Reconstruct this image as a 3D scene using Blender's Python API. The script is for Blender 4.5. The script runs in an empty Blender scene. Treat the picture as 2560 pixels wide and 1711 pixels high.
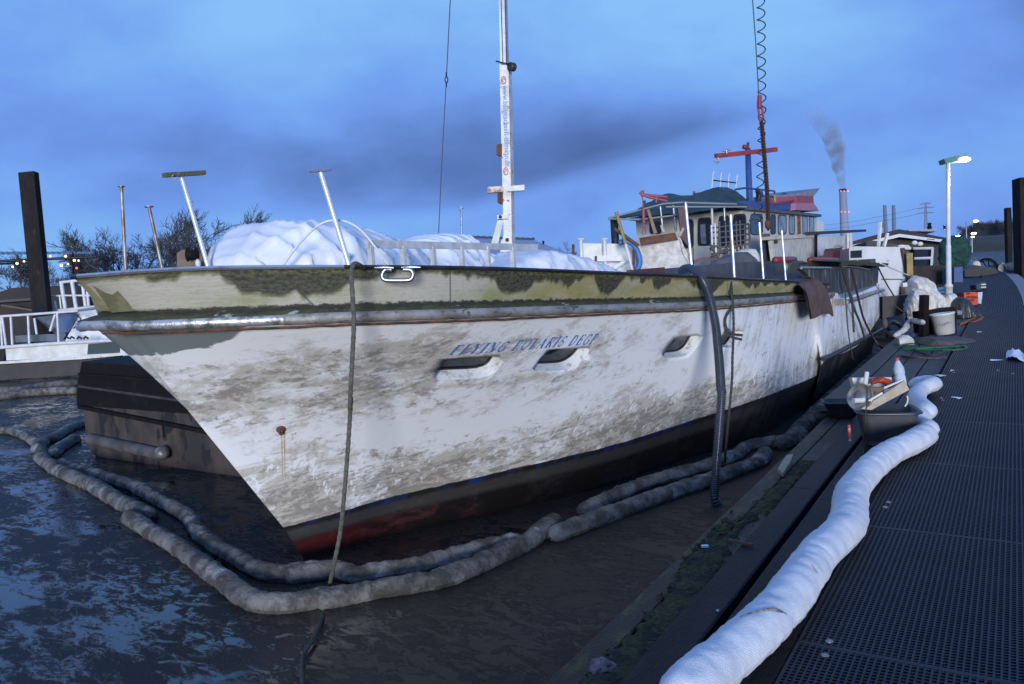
import bpy, bmesh, math, random
from mathutils import Vector, Matrix, noise, bvhtree
random.seed(7)
V = Vector
sc = bpy.context.scene
COL = sc.collection

# ------------------------------------------------------------------ camera
F = 1790 / .9164; W0, H0 = 2560, 1711
YAW, PIT, ROL = math.radians(33.0), math.radians(5.36), .065
EYE = V((0, 0, 1.6))
_f0 = V((-math.sin(YAW), math.cos(YAW), 0)); _r0 = V((math.cos(YAW), math.sin(YAW), 0)); _u0 = V((0, 0, 1))
FW = _f0 * math.cos(PIT) - _u0 * math.sin(PIT); _u1 = _u0 * math.cos(PIT) + _f0 * math.sin(PIT)
RT = _r0 * math.cos(ROL) - _u1 * math.sin(ROL); UP = _r0 * math.sin(ROL) + _u1 * math.cos(ROL)
cam = bpy.data.objects.new('camera', bpy.data.cameras.new('camera'))
cam.data.sensor_width = 36; cam.data.lens = F / W0 * 36
cam.data.clip_end = 8000; cam.data.clip_start = .05
cam.matrix_world = Matrix(((RT.x, UP.x, -FW.x, EYE.x), (RT.y, UP.y, -FW.y, EYE.y), (RT.z, UP.z, -FW.z, EYE.z), (0, 0, 0, 1)))
COL.objects.link(cam); sc.camera = cam

# ------------------------------------------------------------------ render look
sc.view_settings.view_transform = 'Standard'; sc.view_settings.look = 'None'
sc.view_settings.exposure = 0; sc.view_settings.gamma = 1
sc.cycles.max_bounces = 6

# ------------------------------------------------------------------ sky, and a sun lamp in place of the flash
SUN = V((.50, -.85, .085)).normalized()
world = bpy.data.worlds.new('World'); sc.world = world; world.use_nodes = True
nt = world.node_tree; N = nt.nodes; L = nt.links; N.clear()
def nd(tree, t, **k):
    n = tree.nodes.new(t)
    for a, b in k.items(): setattr(n, a, b)
    return n
def lk(tree, a, b): tree.links.new(a, b)
def mth(tree, op, a, b=None, c=None, clamp=False):
    n = tree.nodes.new('ShaderNodeMath'); n.operation = op; n.use_clamp = clamp
    for i, x in enumerate((a, b, c)):
        if x is None: continue
        if isinstance(x, (int, float)): n.inputs[i].default_value = x
        else: tree.links.new(x, n.inputs[i])
    return n.outputs[0]
def mixc(tree, fac, a, b, mode='MIX'):
    n = tree.nodes.new('ShaderNodeMix'); n.data_type = 'RGBA'; n.blend_type = mode; n.clamp_factor = True
    for i, x in ((0, fac), (6, a), (7, b)):
        if isinstance(x, (int, float)): n.inputs[i].default_value = x
        elif isinstance(x, (tuple, list)): n.inputs[i].default_value = (*x, 1)
        else: tree.links.new(x, n.inputs[i])
    return n.outputs[2]
def sstep(tree, x, a, b):
    n = tree.nodes.new('ShaderNodeMapRange'); n.interpolation_type = 'SMOOTHSTEP'
    n.inputs[1].default_value = a; n.inputs[2].default_value = b
    tree.links.new(x, n.inputs[0]); return n.outputs[0]

def build_sky():
    tc = nd(nt, 'ShaderNodeTexCoord'); sp = nd(nt, 'ShaderNodeSeparateXYZ'); lk(nt, tc.outputs['Generated'], sp.inputs[0])
    x, y, z = sp.outputs
    az = mth(nt, 'ARCTAN2', x, y); el = mth(nt, 'ARCSINE', z)           # azimuth 0 = along the pier, radians
    cb = nd(nt, 'ShaderNodeCombineXYZ'); lk(nt, az, cb.inputs[0]); lk(nt, el, cb.inputs[1])
    def noi(sx, sy, sc_, det, rough, off, dist=.0):
        m = nd(nt, 'ShaderNodeMapping'); m.inputs['Scale'].default_value = (sx, sy, 1); m.inputs['Location'].default_value = (off, off * .7, 0)
        m.inputs['Rotation'].default_value = (0, 0, -.18)
        lk(nt, cb.outputs[0], m.inputs[0]); n = nd(nt, 'ShaderNodeTexNoise'); n.inputs['Scale'].default_value = sc_
        n.inputs['Detail'].default_value = det; n.inputs['Roughness'].default_value = rough; n.inputs['Distortion'].default_value = dist
        lk(nt, m.outputs[0], n.inputs[0]); return n.outputs[0]
    def blob(a, e, sa, se, rot=0.0):
        da = mth(nt, 'SUBTRACT', az, a); de = mth(nt, 'SUBTRACT', el, e)
        if rot:
            de = mth(nt, 'SUBTRACT', de, mth(nt, 'MULTIPLY', da, rot))
        q = mth(nt, 'ADD', mth(nt, 'POWER', mth(nt, 'DIVIDE', da, sa), 2), mth(nt, 'POWER', mth(nt, 'DIVIDE', de, se), 2))
        return mth(nt, 'EXPONENT', mth(nt, 'MULTIPLY', q, -1))
    n1 = noi(1, 1.9, 2.4, 5, .5, 3.1, .25); n2 = noi(1, 1.7, 7, 5, .55, 8.3, .2)
    nn = mth(nt, 'ADD', mth(nt, 'MULTIPLY', mth(nt, 'SUBTRACT', n1, .5), .95), mth(nt, 'MULTIPLY', mth(nt, 'SUBTRACT', n2, .5), .46))
    b = mth(nt, 'ADD', .65, nn)
    # bright gap high in the middle, dark bank of cloud under it, bright strip under that bank, dark cloud far right
    for (a, e, sa, se, rot, k) in ((-.50, .36, .45, .13, 0, .38), (-.22, .20, .14, .06, 0, .14), (-1.0, .17, .25, .04, -.1, -.14),
                                   (-.30, .05, .34, .05, .1, .22), (-1.0, .07, .26, .045, 0, .14), (.06, .34, .17, .13, 0, -.62), (.02, .16, .12, .06, 0, -.10), (-1.15, .30, .18, .1, 0, .05)):
        b = mth(nt, 'ADD', b, mth(nt, 'MULTIPLY', blob(a, e, sa, se, rot), k))
    # the dark bank of cloud with its sharp lower edge climbing to the right
    da = mth(nt, 'MAXIMUM', mth(nt, 'ADD', az, .617), 0); ln_ = mth(nt, 'ADD', .078, mth(nt, 'MULTIPLY', da, .19))
    ee = mth(nt, 'ADD', mth(nt, 'SUBTRACT', el, ln_), mth(nt, 'ADD', mth(nt, 'MULTIPLY', mth(nt, 'SUBTRACT', n1, .5), .05), mth(nt, 'MULTIPLY', mth(nt, 'SUBTRACT', n2, .5), .035)))
    bank_ = mth(nt, 'ADD', mth(nt, 'MULTIPLY', blob(-.66, .12, .27, .085, 0), .36), mth(nt, 'MULTIPLY', blob(-.36, .16, .2, .06, .19), .24))
    b = mth(nt, 'SUBTRACT', b, mth(nt, 'MULTIPLY', bank_, sstep(nt, ee, -.012, .022)))
    # ragged lower edge of the dark bank
    cr = nd(nt, 'ShaderNodeValToRGB'); lk(nt, b, cr.inputs[0]); r = cr.color_ramp
    r.elements[0].position = -.0; r.elements[0].color = (.065, .125, .34, 1)
    r.elements[1].position = 1.0; r.elements[1].color = (.25, .55, .98, 1)
    e = r.elements.new(.3); e.color = (.105, .21, .55, 1)
    e = r.elements.new(.6); e.color = (.17, .35, .88, 1)
    sk = nd(nt, 'ShaderNodeTexSky', sky_type='NISHITA', sun_disc=False)
    sk.sun_elevation = math.asin(SUN.z); sk.sun_rotation = math.atan2(SUN.x, SUN.y)
    bg0 = nd(nt, 'ShaderNodeBackground'); lk(nt, sk.outputs[0], bg0.inputs[0]); bg0.inputs[1].default_value = .05
    bg1 = nd(nt, 'ShaderNodeBackground'); lk(nt, cr.outputs[0], bg1.inputs[0]); bg1.inputs[1].default_value = 1
    mx = nd(nt, 'ShaderNodeMixShader'); mx.inputs[0].default_value = .96     # 96 % cloud cover over the clear evening sky
    lk(nt, bg0.outputs[0], mx.inputs[1]); lk(nt, bg1.outputs[0], mx.inputs[2])
    out = nd(nt, 'ShaderNodeOutputWorld'); lk(nt, mx.outputs[0], out.inputs[0])
build_sky()
sun = bpy.data.objects.new('sun', bpy.data.lights.new('sun', 'SUN')); COL.objects.link(sun)  # low sun lamp added to stand in for a flash at the camera
sun.data.energy = 3.3; sun.data.angle = math.radians(14); sun.data.color = (.97, .98, 1)
sun.rotation_euler = SUN.to_track_quat('Z', 'Y').to_euler()

# ------------------------------------------------------------------ sight lines: a photo pixel plus a known plane gives a place
ZR = dict(D=(0, 0, .9164), S=(0, 0, 1), A1=(0, 380, 2.5297), A2=(180, 600, 2.8512), A3=(540, 380, 2.346), A4=(1400, 300, 3.1703), A5=(1960, 340, 3.4083), A6=(1940, 640, 2.9032),
          A7=(1040, 780, 2.55), A8=(0, 1000, 2.2056), B1=(600, 1100, 2.5667), B2=(1300, 1000, 1.8619), B3=(1080, 0, 2.45), B4=(1740, 0, 2.8), B5=(2100, 360, 4.611),
          B6=(2000, 860, 5.2275), B7=(1500, 480, 5.1), B8=(1640, 640, 3.91), C1=(0, 640, 4.355), C2=(2200, 640, 6.03), C3=(2050, 640, 6.03))
def ray(z, x, y):
    a, b, s = ZR[z]; x = a + x / s; y = b + y / s
    return FW + RT * ((x - W0 / 2) / F) + UP * ((H0 / 2 - y) / F)
def pz(z, x, y, h): d = ray(z, x, y); return EYE + d * ((h - EYE.z) / d.z)
def px(z, x, y, X): d = ray(z, x, y); return EYE + d * (X / d.x)
def py(z, x, y, Y): d = ray(z, x, y); return EYE + d * (Y / d.y)
def pd(z, x, y, D): return EYE + ray(z, x, y) * D
def pds(z, pts, D): return [pd(z, p[0], p[1], D if len(p) < 3 else p[2]) for p in pts]

# ------------------------------------------------------------------ mesh helpers
WL = {}
def catmull(P, n, closed=False):
    P = [V(p) for p in P]; out = []; m = len(P)
    for i in range(m if closed else m - 1):
        p1, p2 = P[i], P[(i + 1) % m]
        p0 = P[i - 1] if (i or closed) else p1 * 2 - p2
        p3 = P[(i + 2) % m] if (i + 2 < m or closed) else p2 * 2 - p1
        for k in range(n):
            t = k / n
            out.append(.5 * ((2 * p1) + (p2 - p0) * t + (2 * p0 - 5 * p1 + 4 * p2 - p3) * t * t + (3 * p1 - p0 - 3 * p2 + p3) * t ** 3))
    if not closed: out.append(P[-1])
    return out
def resample(P, n):
    d = [0]
    for a, b in zip(P, P[1:]): d.append(d[-1] + (b - a).length)
    out = []; j = 0
    for i in range(n):
        t = d[-1] * i / (n - 1)
        while j < len(P) - 2 and d[j + 1] < t: j += 1
        s = d[j + 1] - d[j]
        out.append(P[j].lerp(P[j + 1], (t - d[j]) / s if s > 1e-9 else 0))
    return out
class MB:
    def __init__(s): s.v = []; s.f = []; s.sm = []; s.uv = {}
    def add(s, vs, fs, smooth=False):
        o = len(s.v); s.v += [V(p) for p in vs]
        for f in fs: s.f.append([o + i for i in f]); s.sm.append(smooth)
        return o
    def box(s, c, sz, R=None):
        c = V(c); h = V(sz) / 2
        vs = [V((x * h.x, y * h.y, z * h.z)) for x in (-1, 1) for y in (-1, 1) for z in (-1, 1)]
        if R: vs = [R @ p for p in vs]
        s.add([c + p for p in vs], [(0, 1, 3, 2), (4, 6, 7, 5), (0, 4, 5, 1), (2, 3, 7, 6), (0, 2, 6, 4), (1, 5, 7, 3)])
        return s
    def bar(s, a, b, w, h, up=(0, 0, 1)):
        a = V(a); b = V(b); t = (b - a).normalized(); u = V(up); r = t.cross(u)
        if r.length < 1e-4: r = t.cross(V((1, 0, 0)))
        r.normalize(); u = r.cross(t)
        vs = [p + r * (i * w / 2) + u * (j * h / 2) for p in (a, b) for i in (-1, 1) for j in (-1, 1)]
        s.add(vs, [(0, 1, 3, 2), (4, 6, 7, 5), (0, 4, 5, 1), (2, 3, 7, 6), (0, 2, 6, 4), (1, 5, 7, 3)]); return s
    def tube(s, P, r, n=8, closed=False, cap=True):
        P = [V(p) for p in P]; m = len(P); t0 = (P[1] - P[0]).normalized()
        nr = t0.orthogonal().normalized(); rings = []; prev = t0
        for i in range(m):
            t = (P[(i + 1) % m] - P[i - 1]) if (closed or 0 < i < m - 1) else (P[1] - P[0] if i == 0 else P[-1] - P[-2])
            if t.length < 1e-9: t = prev.copy()
            t.normalize(); nr = (prev.rotation_difference(t) @ nr); prev = t
            nr = (nr - t * nr.dot(t)).normalized(); bn = t.cross(nr); rr = r[i] if isinstance(r, (list, tuple)) else r
            rings.append([P[i] + (nr * math.cos(k * math.tau / n) + bn * math.sin(k * math.tau / n)) * rr for k in range(n)])
        vs = [p for q in rings for p in q]; fs = []
        for i in range(m if closed else m - 1):
            for k in range(n):
                a, b = i * n, ((i + 1) % m) * n
                fs.append((a + k, a + (k + 1) % n, b + (k + 1) % n, b + k))
        s.add(vs, fs, n > 5)
        if cap and not closed:
            s.add(rings[0], [tuple(range(n))[::-1]]); s.add(rings[-1], [tuple(range(n))])
        return s
    def lathe(s, prof, c, axis=(0, 0, 1), n=20, smooth=True):
        c = V(c); ax = V(axis).normalized(); a = ax.orthogonal().normalized(); b = ax.cross(a)
        vs = [c + ax * h + (a * math.cos(k * math.tau / n) + b * math.sin(k * math.tau / n)) * r for r, h in prof for k in range(n)]
        fs = [(i * n + k, i * n + (k + 1) % n, (i + 1) * n + (k + 1) % n, (i + 1) * n + k) for i in range(len(prof) - 1) for k in range(n)]
        s.add(vs, fs, smooth); return s
    def prism(s, P, off):
        P = [V(p) for p in P]; off = V(off); n = len(P)
        s.add(P + [p + off for p in P], [tuple(range(n))[::-1], tuple(range(n, 2 * n))] + [(i, (i + 1) % n, n + (i + 1) % n, n + i) for i in range(n)]); return s
    def grid(s, rows, smooth=True, flip=False):
        m = len(rows); n = len(rows[0]); fs = []
        for i in range(m - 1):
            for k in range(n - 1):
                q = (i * n + k, i * n + k + 1, (i + 1) * n + k + 1, (i + 1) * n + k); fs.append(q[::-1] if flip else q)
        s.add([p for r in rows for p in r], fs, smooth); return s
    def ball(s, c, r, nu=14, nv=9, fn=None):
        c = V(c); r = V(r) if not isinstance(r, (int, float)) else V((r, r, r)); rows = []
        for j in range(nv + 1):
            th = math.pi * j / nv; row = []
            for k in range(nu + 1):
                ph = math.tau * (k % nu) / nu
                d = V((math.sin(th) * math.cos(ph), math.sin(th) * math.sin(ph), math.cos(th))); q = 1 if fn is None else fn(d)
                row.append(c + V((d.x * r.x, d.y * r.y, d.z * r.z)) * q)
            rows.append(row)
        s.grid(rows, True, True); return s
    def build(s, name, mat, parent=None, base=None, merge=False):
        me = bpy.data.meshes.new(name)
        if parent is not None: o0 = WL[parent.name].copy()
        elif base is not None: o0 = V(base)
        else:
            lo = [min(p[i] for p in s.v) for i in range(3)]; hi = [max(p[i] for p in s.v) for i in range(3)]
            o0 = V(((lo[0] + hi[0]) / 2, (lo[1] + hi[1]) / 2, lo[2]))
        me.from_pydata([tuple(p - o0) for p in s.v], [], s.f)
        for p, q in zip(me.polygons, s.sm): p.use_smooth = q
        if s.uv:
            uvl = me.uv_layers.new(name='UVMap')
            for lp in me.loops: uvl.data[lp.index].uv = s.uv.get(lp.vertex_index, (0, 0))
        if merge:
            bm = bmesh.new(); bm.from_mesh(me); bmesh.ops.remove_doubles(bm, verts=bm.verts, dist=1e-4)
            bmesh.ops.recalc_face_normals(bm, faces=bm.faces); bm.to_mesh(me); bm.free()
        me.materials.append(mat); me.update()
        o = bpy.data.objects.new(name, me); COL.objects.link(o); WL[o.name] = o0
        if parent is not None: o.parent = parent
        else: o.location = o0
        return o
def T(o, label, cat, group=None):
    o['label'] = label; o['category'] = cat
    if group: o['group'] = group
    return o
def thing(name, label, cat, loc, group=None):
    o = bpy.data.objects.new(name, None); COL.objects.link(o); o.location = loc; o.empty_display_size = .2
    WL[o.name] = V(loc); return T(o, label, cat, group)
def kind(o, k='structure'): o['kind'] = k; return o
def dup(o, off=(0, 0, 0), rz=0, s=1, label=None):
    r = o.copy(); COL.objects.link(r); r.location = o.location + V(off); r.rotation_euler.z += rz; r.scale = (s, s, s); WL[r.name] = r.location.copy()
    if label: r['label'] = label
    for ch in o.children:
        c = ch.copy(); COL.objects.link(c); c.parent = r
        for g in ch.children:
            d = g.copy(); COL.objects.link(d); d.parent = c
    return r

# ------------------------------------------------------------------ materials
def mat(name, base, rough=.6, var=None, vs=4, vlo=.35, vhi=.65, d3=None, ds=9, dlo=.55, dhi=.65, bump=0, bs=30, metal=0, stretch=(1, 1, 1), emit=None, es=0, spec=.5, alpha=None):
    m = bpy.data.materials.new(name); m.use_nodes = True; t = m.node_tree; b = t.nodes['Principled BSDF']
    b.inputs['Roughness'].default_value = rough; b.inputs['Metallic'].default_value = metal; b.inputs['Specular IOR Level'].default_value = spec
    tc = nd(t, 'ShaderNodeTexCoord'); mp = nd(t, 'ShaderNodeMapping'); mp.inputs['Scale'].default_value = stretch; lk(t, tc.outputs['Object'], mp.inputs[0])
    def noi(s, det=6, ro=.6):
        n = nd(t, 'ShaderNodeTexNoise'); n.inputs['Scale'].default_value = s; n.inputs['Detail'].default_value = det; n.inputs['Roughness'].default_value = ro
        lk(t, mp.outputs[0], n.inputs[0]); return n.outputs[0]
    c = base
    if var: c = mixc(t, sstep(t, noi(vs), vlo, vhi), base, var)
    if d3: c = mixc(t, sstep(t, noi(ds, 8, .65), dlo, dhi), c, d3)
    if isinstance(c, tuple): b.inputs['Base Color'].default_value = (*c, 1)
    else: lk(t, c, b.inputs['Base Color'])
    if bump:
        bn = nd(t, 'ShaderNodeBump'); bn.inputs['Strength'].default_value = bump; bn.inputs['Distance'].default_value = .02
        lk(t, noi(bs, 5, .6), bn.inputs['Height']); lk(t, bn.outputs[0], b.inputs['Normal'])
    if emit: b.inputs['Emission Color'].default_value = (*emit, 1); b.inputs['Emission Strength'].default_value = es
    return m
steel = mat('polished_steel', (.62, .62, .62), .22, (.35, .33, .3), 14, .5, .7, metal=1, bump=.05)
chrome = mat('chrome', (.40, .41, .44), .42, (.35, .35, .36), 20, .4, .7, metal=1)
galv = mat('dull_metal', (.42, .43, .43), .42, (.25, .24, .22), 10, metal=.8, d3=(.16, .09, .05), ds=14, dlo=.62, dhi=.7)
railmetal = mat('rub_rail_metal', (.34, .33, .31), .55, (.17, .15, .135), 9, .35, .7, metal=.35, d3=(.08, .06, .045), ds=26, dlo=.56, dhi=.66, bump=.3, bs=60, stretch=(1, .5, 1))
alu = mat('aluminium', (.66, .66, .63), .45, (.5, .49, .45), 12, metal=.25)
rust = mat('rusty_steel', (.13, .055, .03), .85, (.055, .028, .02), 6, d3=(.2, .09, .045), bump=.4)
darkrust = mat('dark_rusty_steel', (.008, .0065, .007), .75, (.019, .013, .011), 5, .5, .75, bump=.3, spec=.15)
black = mat('black_paint', (.012, .012, .014), .5, (.025, .025, .028), 6, bump=.15)
darkpile = mat('pile_steel', (.006, .0065, .008), .75, (.016, .013, .012), 4, d3=(.035, .02, .014), ds=7, dlo=.58, dhi=.68, bump=.6, bs=22, stretch=(1, 1, .35), spec=.2)
white = mat('white_paint', (.62, .62, .6), .5, (.5, .49, .46), 4, d3=(.3, .25, .2), ds=9, dlo=.62, dhi=.75)
offwhite = mat('cream_paint', (.55, .53, .47), .55, (.42, .4, .35), 5, d3=(.2, .15, .1), ds=10, dlo=.62, dhi=.74)
mastwhite = mat('rusty_white_paint', (.62, .61, .58), .5, (.47, .45, .42), 6, d3=(.22, .08, .035), ds=13, dlo=.58, dhi=.65)
tarp = mat('white_plastic_sheet', (.76, .77, .8), .42, (.62, .63, .67), 2, bump=.2, bs=11)
cloth = mat('white_fabric', (.6, .58, .54), .85, (.42, .39, .35), 6, bump=.5, bs=24)
boomwhite = mat('white_boom_fleece', (.74, .75, .77), .9, (.62, .62, .64), 7, .3, .75, d3=(.3, .26, .22), ds=3.3, dlo=.66, dhi=.74, bump=.25, bs=90)
boomgrey = mat('soiled_boom_fleece', (.19, .18, .165), .95, (.055, .05, .043), 5, .36, .62, d3=(.34, .33, .32), ds=3, dlo=.55, dhi=.72, bump=1, bs=38)
ropem = mat('grey_rope', (.17, .165, .13), .9, (.10, .095, .075), 40, bump=.8, bs=180)
roped = mat('dark_rope', (.03, .035, .03), .9, (.05, .05, .045), 40, bump=.5, bs=120)
rubber = mat('black_rubber', (.018, .019, .022), .42, (.03, .03, .034), 12, bump=.1)
plank = mat('tarred_plank', (.006, .008, .012), .5, (.012, .013, .018), 5, spec=.16, d3=(.04, .045, .022), ds=3.0, dlo=.62, dhi=.8, bump=.5, bs=34, stretch=(3, .5, 1))
greyplank = mat('grey_plank', (.10, .095, .09), .75, (.055, .05, .048), 5, bump=.5, bs=30, stretch=(.5, 3, 1))
moss = mat('moss', (.062, .052, .017), .95, (.022, .020, .012), 7, .38, .62, d3=(.095, .08, .026), ds=30)
ledgem = mat('slimy_ledge', (.008, .009, .01), .45, (.018, .017, .015), 6, spec=.35, d3=(.05, .055, .014), ds=5, dlo=.5, dhi=.62, bump=.6, bs=40, stretch=(3, 1, 1))
gratem = mat('grating_plastic', (.014, .018, .029), .55, (.022, .026, .036), 3, d3=(.04, .036, .03), ds=1.6, dlo=.6, dhi=.75, spec=.3, bump=.2, bs=90)
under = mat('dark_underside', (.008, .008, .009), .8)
bluep = mat('blue_paint', (.02, .07, .30), .5, (.03, .05, .16), 5, d3=(.1, .05, .04), ds=9, dlo=.62, dhi=.7)
redp = mat('red_paint', (.26, .025, .03), .5, (.16, .022, .025), 6)
pinkp = mat('faded_red_paint', (.27, .06, .075), .6, (.2, .06, .08), 5)
greent = mat('green_tarpaulin', (.012, .03, .028), .6, (.025, .048, .045), 4, bump=.4, bs=12)
glassd = mat('dark_glass', (.01, .012, .015), .12, spec=.6)
glassl = mat('pale_window', (.22, .26, .32), .15, (.1, .12, .15), 3)
brownwood = mat('brown_wood', (.12, .06, .035), .75, (.06, .03, .02), 6, bump=.3, stretch=(1, 1, 5))
palewood = mat('pale_board', (.42, .36, .27), .7, (.3, .25, .18), 8, d3=(.12, .09, .06), ds=12, dlo=.66, dhi=.72)
greypanel = mat('grey_panel', (.085, .09, .10), .6, (.06, .062, .07), 5, bump=.15)
greennet = mat('green_net', (.006, .055, .042), .85, (.003, .022, .02), 7, .4, .6, d3=(.012, .09, .065), ds=20, bump=.9, bs=30)
orange = mat('orange_plastic', (.55, .05, .01), .5, (.42, .04, .012), 8)
greenhose = mat('green_hose', (.01, .12, .04), .45, (.01, .08, .03), 5)
orangerope = mat('orange_rope', (.42, .10, .03), .8, (.3, .08, .03), 12)
concrete = mat('grey_concrete', (.30, .30, .31), .85, (.25, .25, .26), .05)
farbark = mat('bare_twigs', (.04, .042, .05), .9, (.055, .055, .062), 1)
earth = mat('bank_earth', (.035, .032, .026), .95, (.06, .055, .04), .08, d3=(.02, .026, .016), ds=.3, bump=.4, bs=2)
brownrag = mat('brown_cloth', (.11, .065, .06), .9, (.07, .045, .04), 6, bump=.5, bs=40)
bluehose = mat('blue_hose', (.03, .16, .42), .5, (.03, .12, .3), 5)
yellow = mat('yellow_paint', (.30, .22, .06), .6, (.2, .15, .06), 6)
blacktub = mat('grey_black_plastic', (.035, .038, .045), .5, (.05, .052, .058), 8, bump=.15)
paper = mat('paper', (.75, .76, .78), .8)
clearp = mat('clear_plastic', (.5, .55, .6), .12, (.38, .42, .48), 8, bump=.3, bs=20)
lampglass = mat('lamp_glass', (.9, .85, .7), .3, emit=(1, .84, .5), es=9)
farlamp = mat('far_lamp_glass', (.9, .9, .7), .3, emit=(1, .93, .7), es=8)
bulbm = mat('amber_bulb', (.9, .5, .1), .3, emit=(1, .5, .12), es=5)
redlight = mat('red_warning_light', (.9, .1, .1), .3, emit=(1, .06, .04), es=4)
textblue = mat('faded_blue_lettering', (.035, .14, .46), .6, (.07, .19, .46), 16, d3=(.34, .36, .38), ds=30, dlo=.66, dhi=.72)
textred = mat('red_emblem', (.45, .12, .09), .6)
darkbrown = mat('dark_hull', (.016, .015, .016), .55, (.03, .026, .025), 4, bump=.2)
housewall = mat('dark_boarded_wall', (.012, .016, .018), .7, (.02, .024, .026), 4)
roofpale = mat('pale_sheet_roof', (.34, .36, .42), .5, (.27, .29, .34), 4)
wiremat = mat('wire', (.05, .05, .055), .5)

def water_mat():
    m = bpy.data.materials.new('silty_water'); m.use_nodes = True; t = m.node_tree; b = t.nodes['Principled BSDF']
    tc = nd(t, 'ShaderNodeTexCoord')
    def noi(s, sc_, det, ro, dist=0, rot=.5):
        mp = nd(t, 'ShaderNodeMapping'); mp.inputs['Scale'].default_value = s; mp.inputs['Rotation'].default_value = (0, 0, rot); lk(t, tc.outputs['Object'], mp.inputs[0])
        n = nd(t, 'ShaderNodeTexNoise'); n.inputs['Scale'].default_value = sc_; n.inputs['Detail'].default_value = det; n.inputs['Roughness'].default_value = ro
        n.inputs['Distortion'].default_value = dist; lk(t, mp.outputs[0], n.inputs[0]); return n.outputs[0]
    sx = nd(t, 'ShaderNodeSeparateXYZ'); lk(t, tc.outputs['Object'], sx.inputs[0]); X, Y = sx.outputs[0], sx.outputs[1]
    big = noi((1, 1.5, 1), 1.1, 5, .55, .5, .6); film = noi((1, 2.3, 1), 5.2, 10, .72, .7, .75); fine = noi((1, 1.6, 1), 26, 6, .7, .4); soft = noi((1, 1, 1), 2.2, 4, .5, .3)
    # bare wet mud between the boom and the pier, open filmy water on the far side of the bow
    edge = mth(t, 'ADD', mth(t, 'ADD', X, mth(t, 'MULTIPLY', mth(t, 'SUBTRACT', film, .5), 1.6)), mth(t, 'MULTIPLY', Y, -.10))
    mud = sstep(t, edge, -4.05, -3.45)
    scum = sstep(t, mth(t, 'ADD', film, mth(t, 'ADD', mth(t, 'MULTIPLY', mth(t, 'SUBTRACT', big, .5), .8), mth(t, 'MULTIPLY', mth(t, 'SUBTRACT', fine, .5), .35))), .45, .55)
    wat = mixc(t, scum, (.010, .011, .014), (.022, .020, .019))
    mudc = mixc(t, sstep(t, soft, .35, .65), (.025, .021, .019), (.040, .033, .028)); mudc = mixc(t, sstep(t, fine, .5, .7), mudc, (.018, .016, .015))
    lk(t, mixc(t, mud, wat, mudc), b.inputs['Base Color'])
    lk(t, mixc(t, mud, mixc(t, scum, (.05, .05, .05), (.5, .5, .5)), mixc(t, soft, (.30, .30, .30), (.55, .55, .55))), b.inputs['Roughness'])
    b.inputs['IOR'].default_value = 1.6
    sp = nd(t, 'ShaderNodeMix'); sp.inputs[2].default_value = .85; lk(t, scum, sp.inputs[0]); sp.inputs[3].default_value = .12
    s2 = nd(t, 'ShaderNodeMix'); lk(t, mud, s2.inputs[0]); lk(t, sp.outputs[0], s2.inputs[2]); s2.inputs[3].default_value = .16; lk(t, s2.outputs[0], b.inputs['Specular IOR Level'])
    bp = nd(t, 'ShaderNodeBump'); bp.inputs['Strength'].default_value = .5; bp.inputs['Distance'].default_value = .03
    h = mth(t, 'ADD', mth(t, 'MULTIPLY', mth(t, 'MULTIPLY', scum, mth(t, 'ADD', .5, fine)), .45), mth(t, 'ADD', mth(t, 'MULTIPLY', soft, .35), mth(t, 'MULTIPLY', fine, .05)))
    lk(t, h, bp.inputs['Height']); lk(t, bp.outputs[0], b.inputs['Normal'])
    return m

# ------------------------------------------------------------------ SETTING: water, banks
WZ = -.5
mb = MB(); mb.add([(-3000, -60, WZ), (3000, -60, WZ), (3000, 4500, WZ), (-3000, 4500, WZ)], [(0, 1, 2, 3)])
kind(mb.build('water', water_mat(), base=(0, 0, WZ)))
def bank(name, pts, m, h=1.6, back=60, seed=1):
    """a strip of shore: foot line, rising bank, flat top"""
    P = resample(catmull(pts, 6), 60); rows = []
    for i, p in enumerate(P):
        t = (P[min(i + 1, 59)] - P[max(i - 1, 0)]).normalized(); n = V((-t.y, t.x, 0)); row = []
        for d, z in ((0, -.7), (2, .05), (6, h * .45), (12, h * .8), (20, h), (back, h + .4)):
            q = p + n * (d + noise.noise(p * .05 + V((0, 0, d))) * 2); row.append(V((q.x, q.y, z + noise.noise(q * .11) * .25 * (d > 0))))
        rows.append(row)
    b = MB(); b.grid(rows, True, True); return kind(b.build(name, m))
bank('far_bank', [(-160, 20, 0), (-110, 50, 0), (-75, 70, 0), (-40, 85, 0), (-22, 110, 0), (-14, 135, 0), (20, 150, 0), (80, 160, 0)], earth, 1.9, 500)

# ------------------------------------------------------------------ SETTING: pontoon
def bend(y): return -max(0, y - 19) ** 2 * .0012
GX0, GX1 = -.745, .13
pont = kind(bpy.data.objects.new('pontoon', None)); COL.objects.link(pont); WL['pontoon'] = V((0, 0, 0))
g = MB(); pitch = .024; zt = .022
n = int((GX1 - GX0) / pitch)
for i in range(n + 1):
    x = GX0 + i * pitch; w = .008 if i not in (0, n) else .012
    g.bar((x, .6, zt - .009), (x, 19, zt - .009), w, .018)
    if i % 2 == 0:
        ys = [19 + k * 2 for k in range(13)]
        for a, b in zip(ys, ys[1:]): g.bar((x + bend(a), a, zt - .009), (x + bend(b), b, zt - .009), w * 2, .018)
y = .6
while y < 43:
    seam = abs((y % 1.98) - .5) < pitch / 2
    g.bar((GX0 - .004 + bend(y), y, zt - .0105), (GX1 + .004 + bend(y), y, zt - .0105), .008 if y < 14 else .018, .018)
    y += pitch if y < 14 else .052
for k in range(12):
    ys_ = 1.62 + 1.52 * k; g.bar((GX0 - .002, ys_, zt - .006), (GX1 + .002, ys_, zt - .006), .022, .0135)
g.build('grating', gratem, pont)
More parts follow.
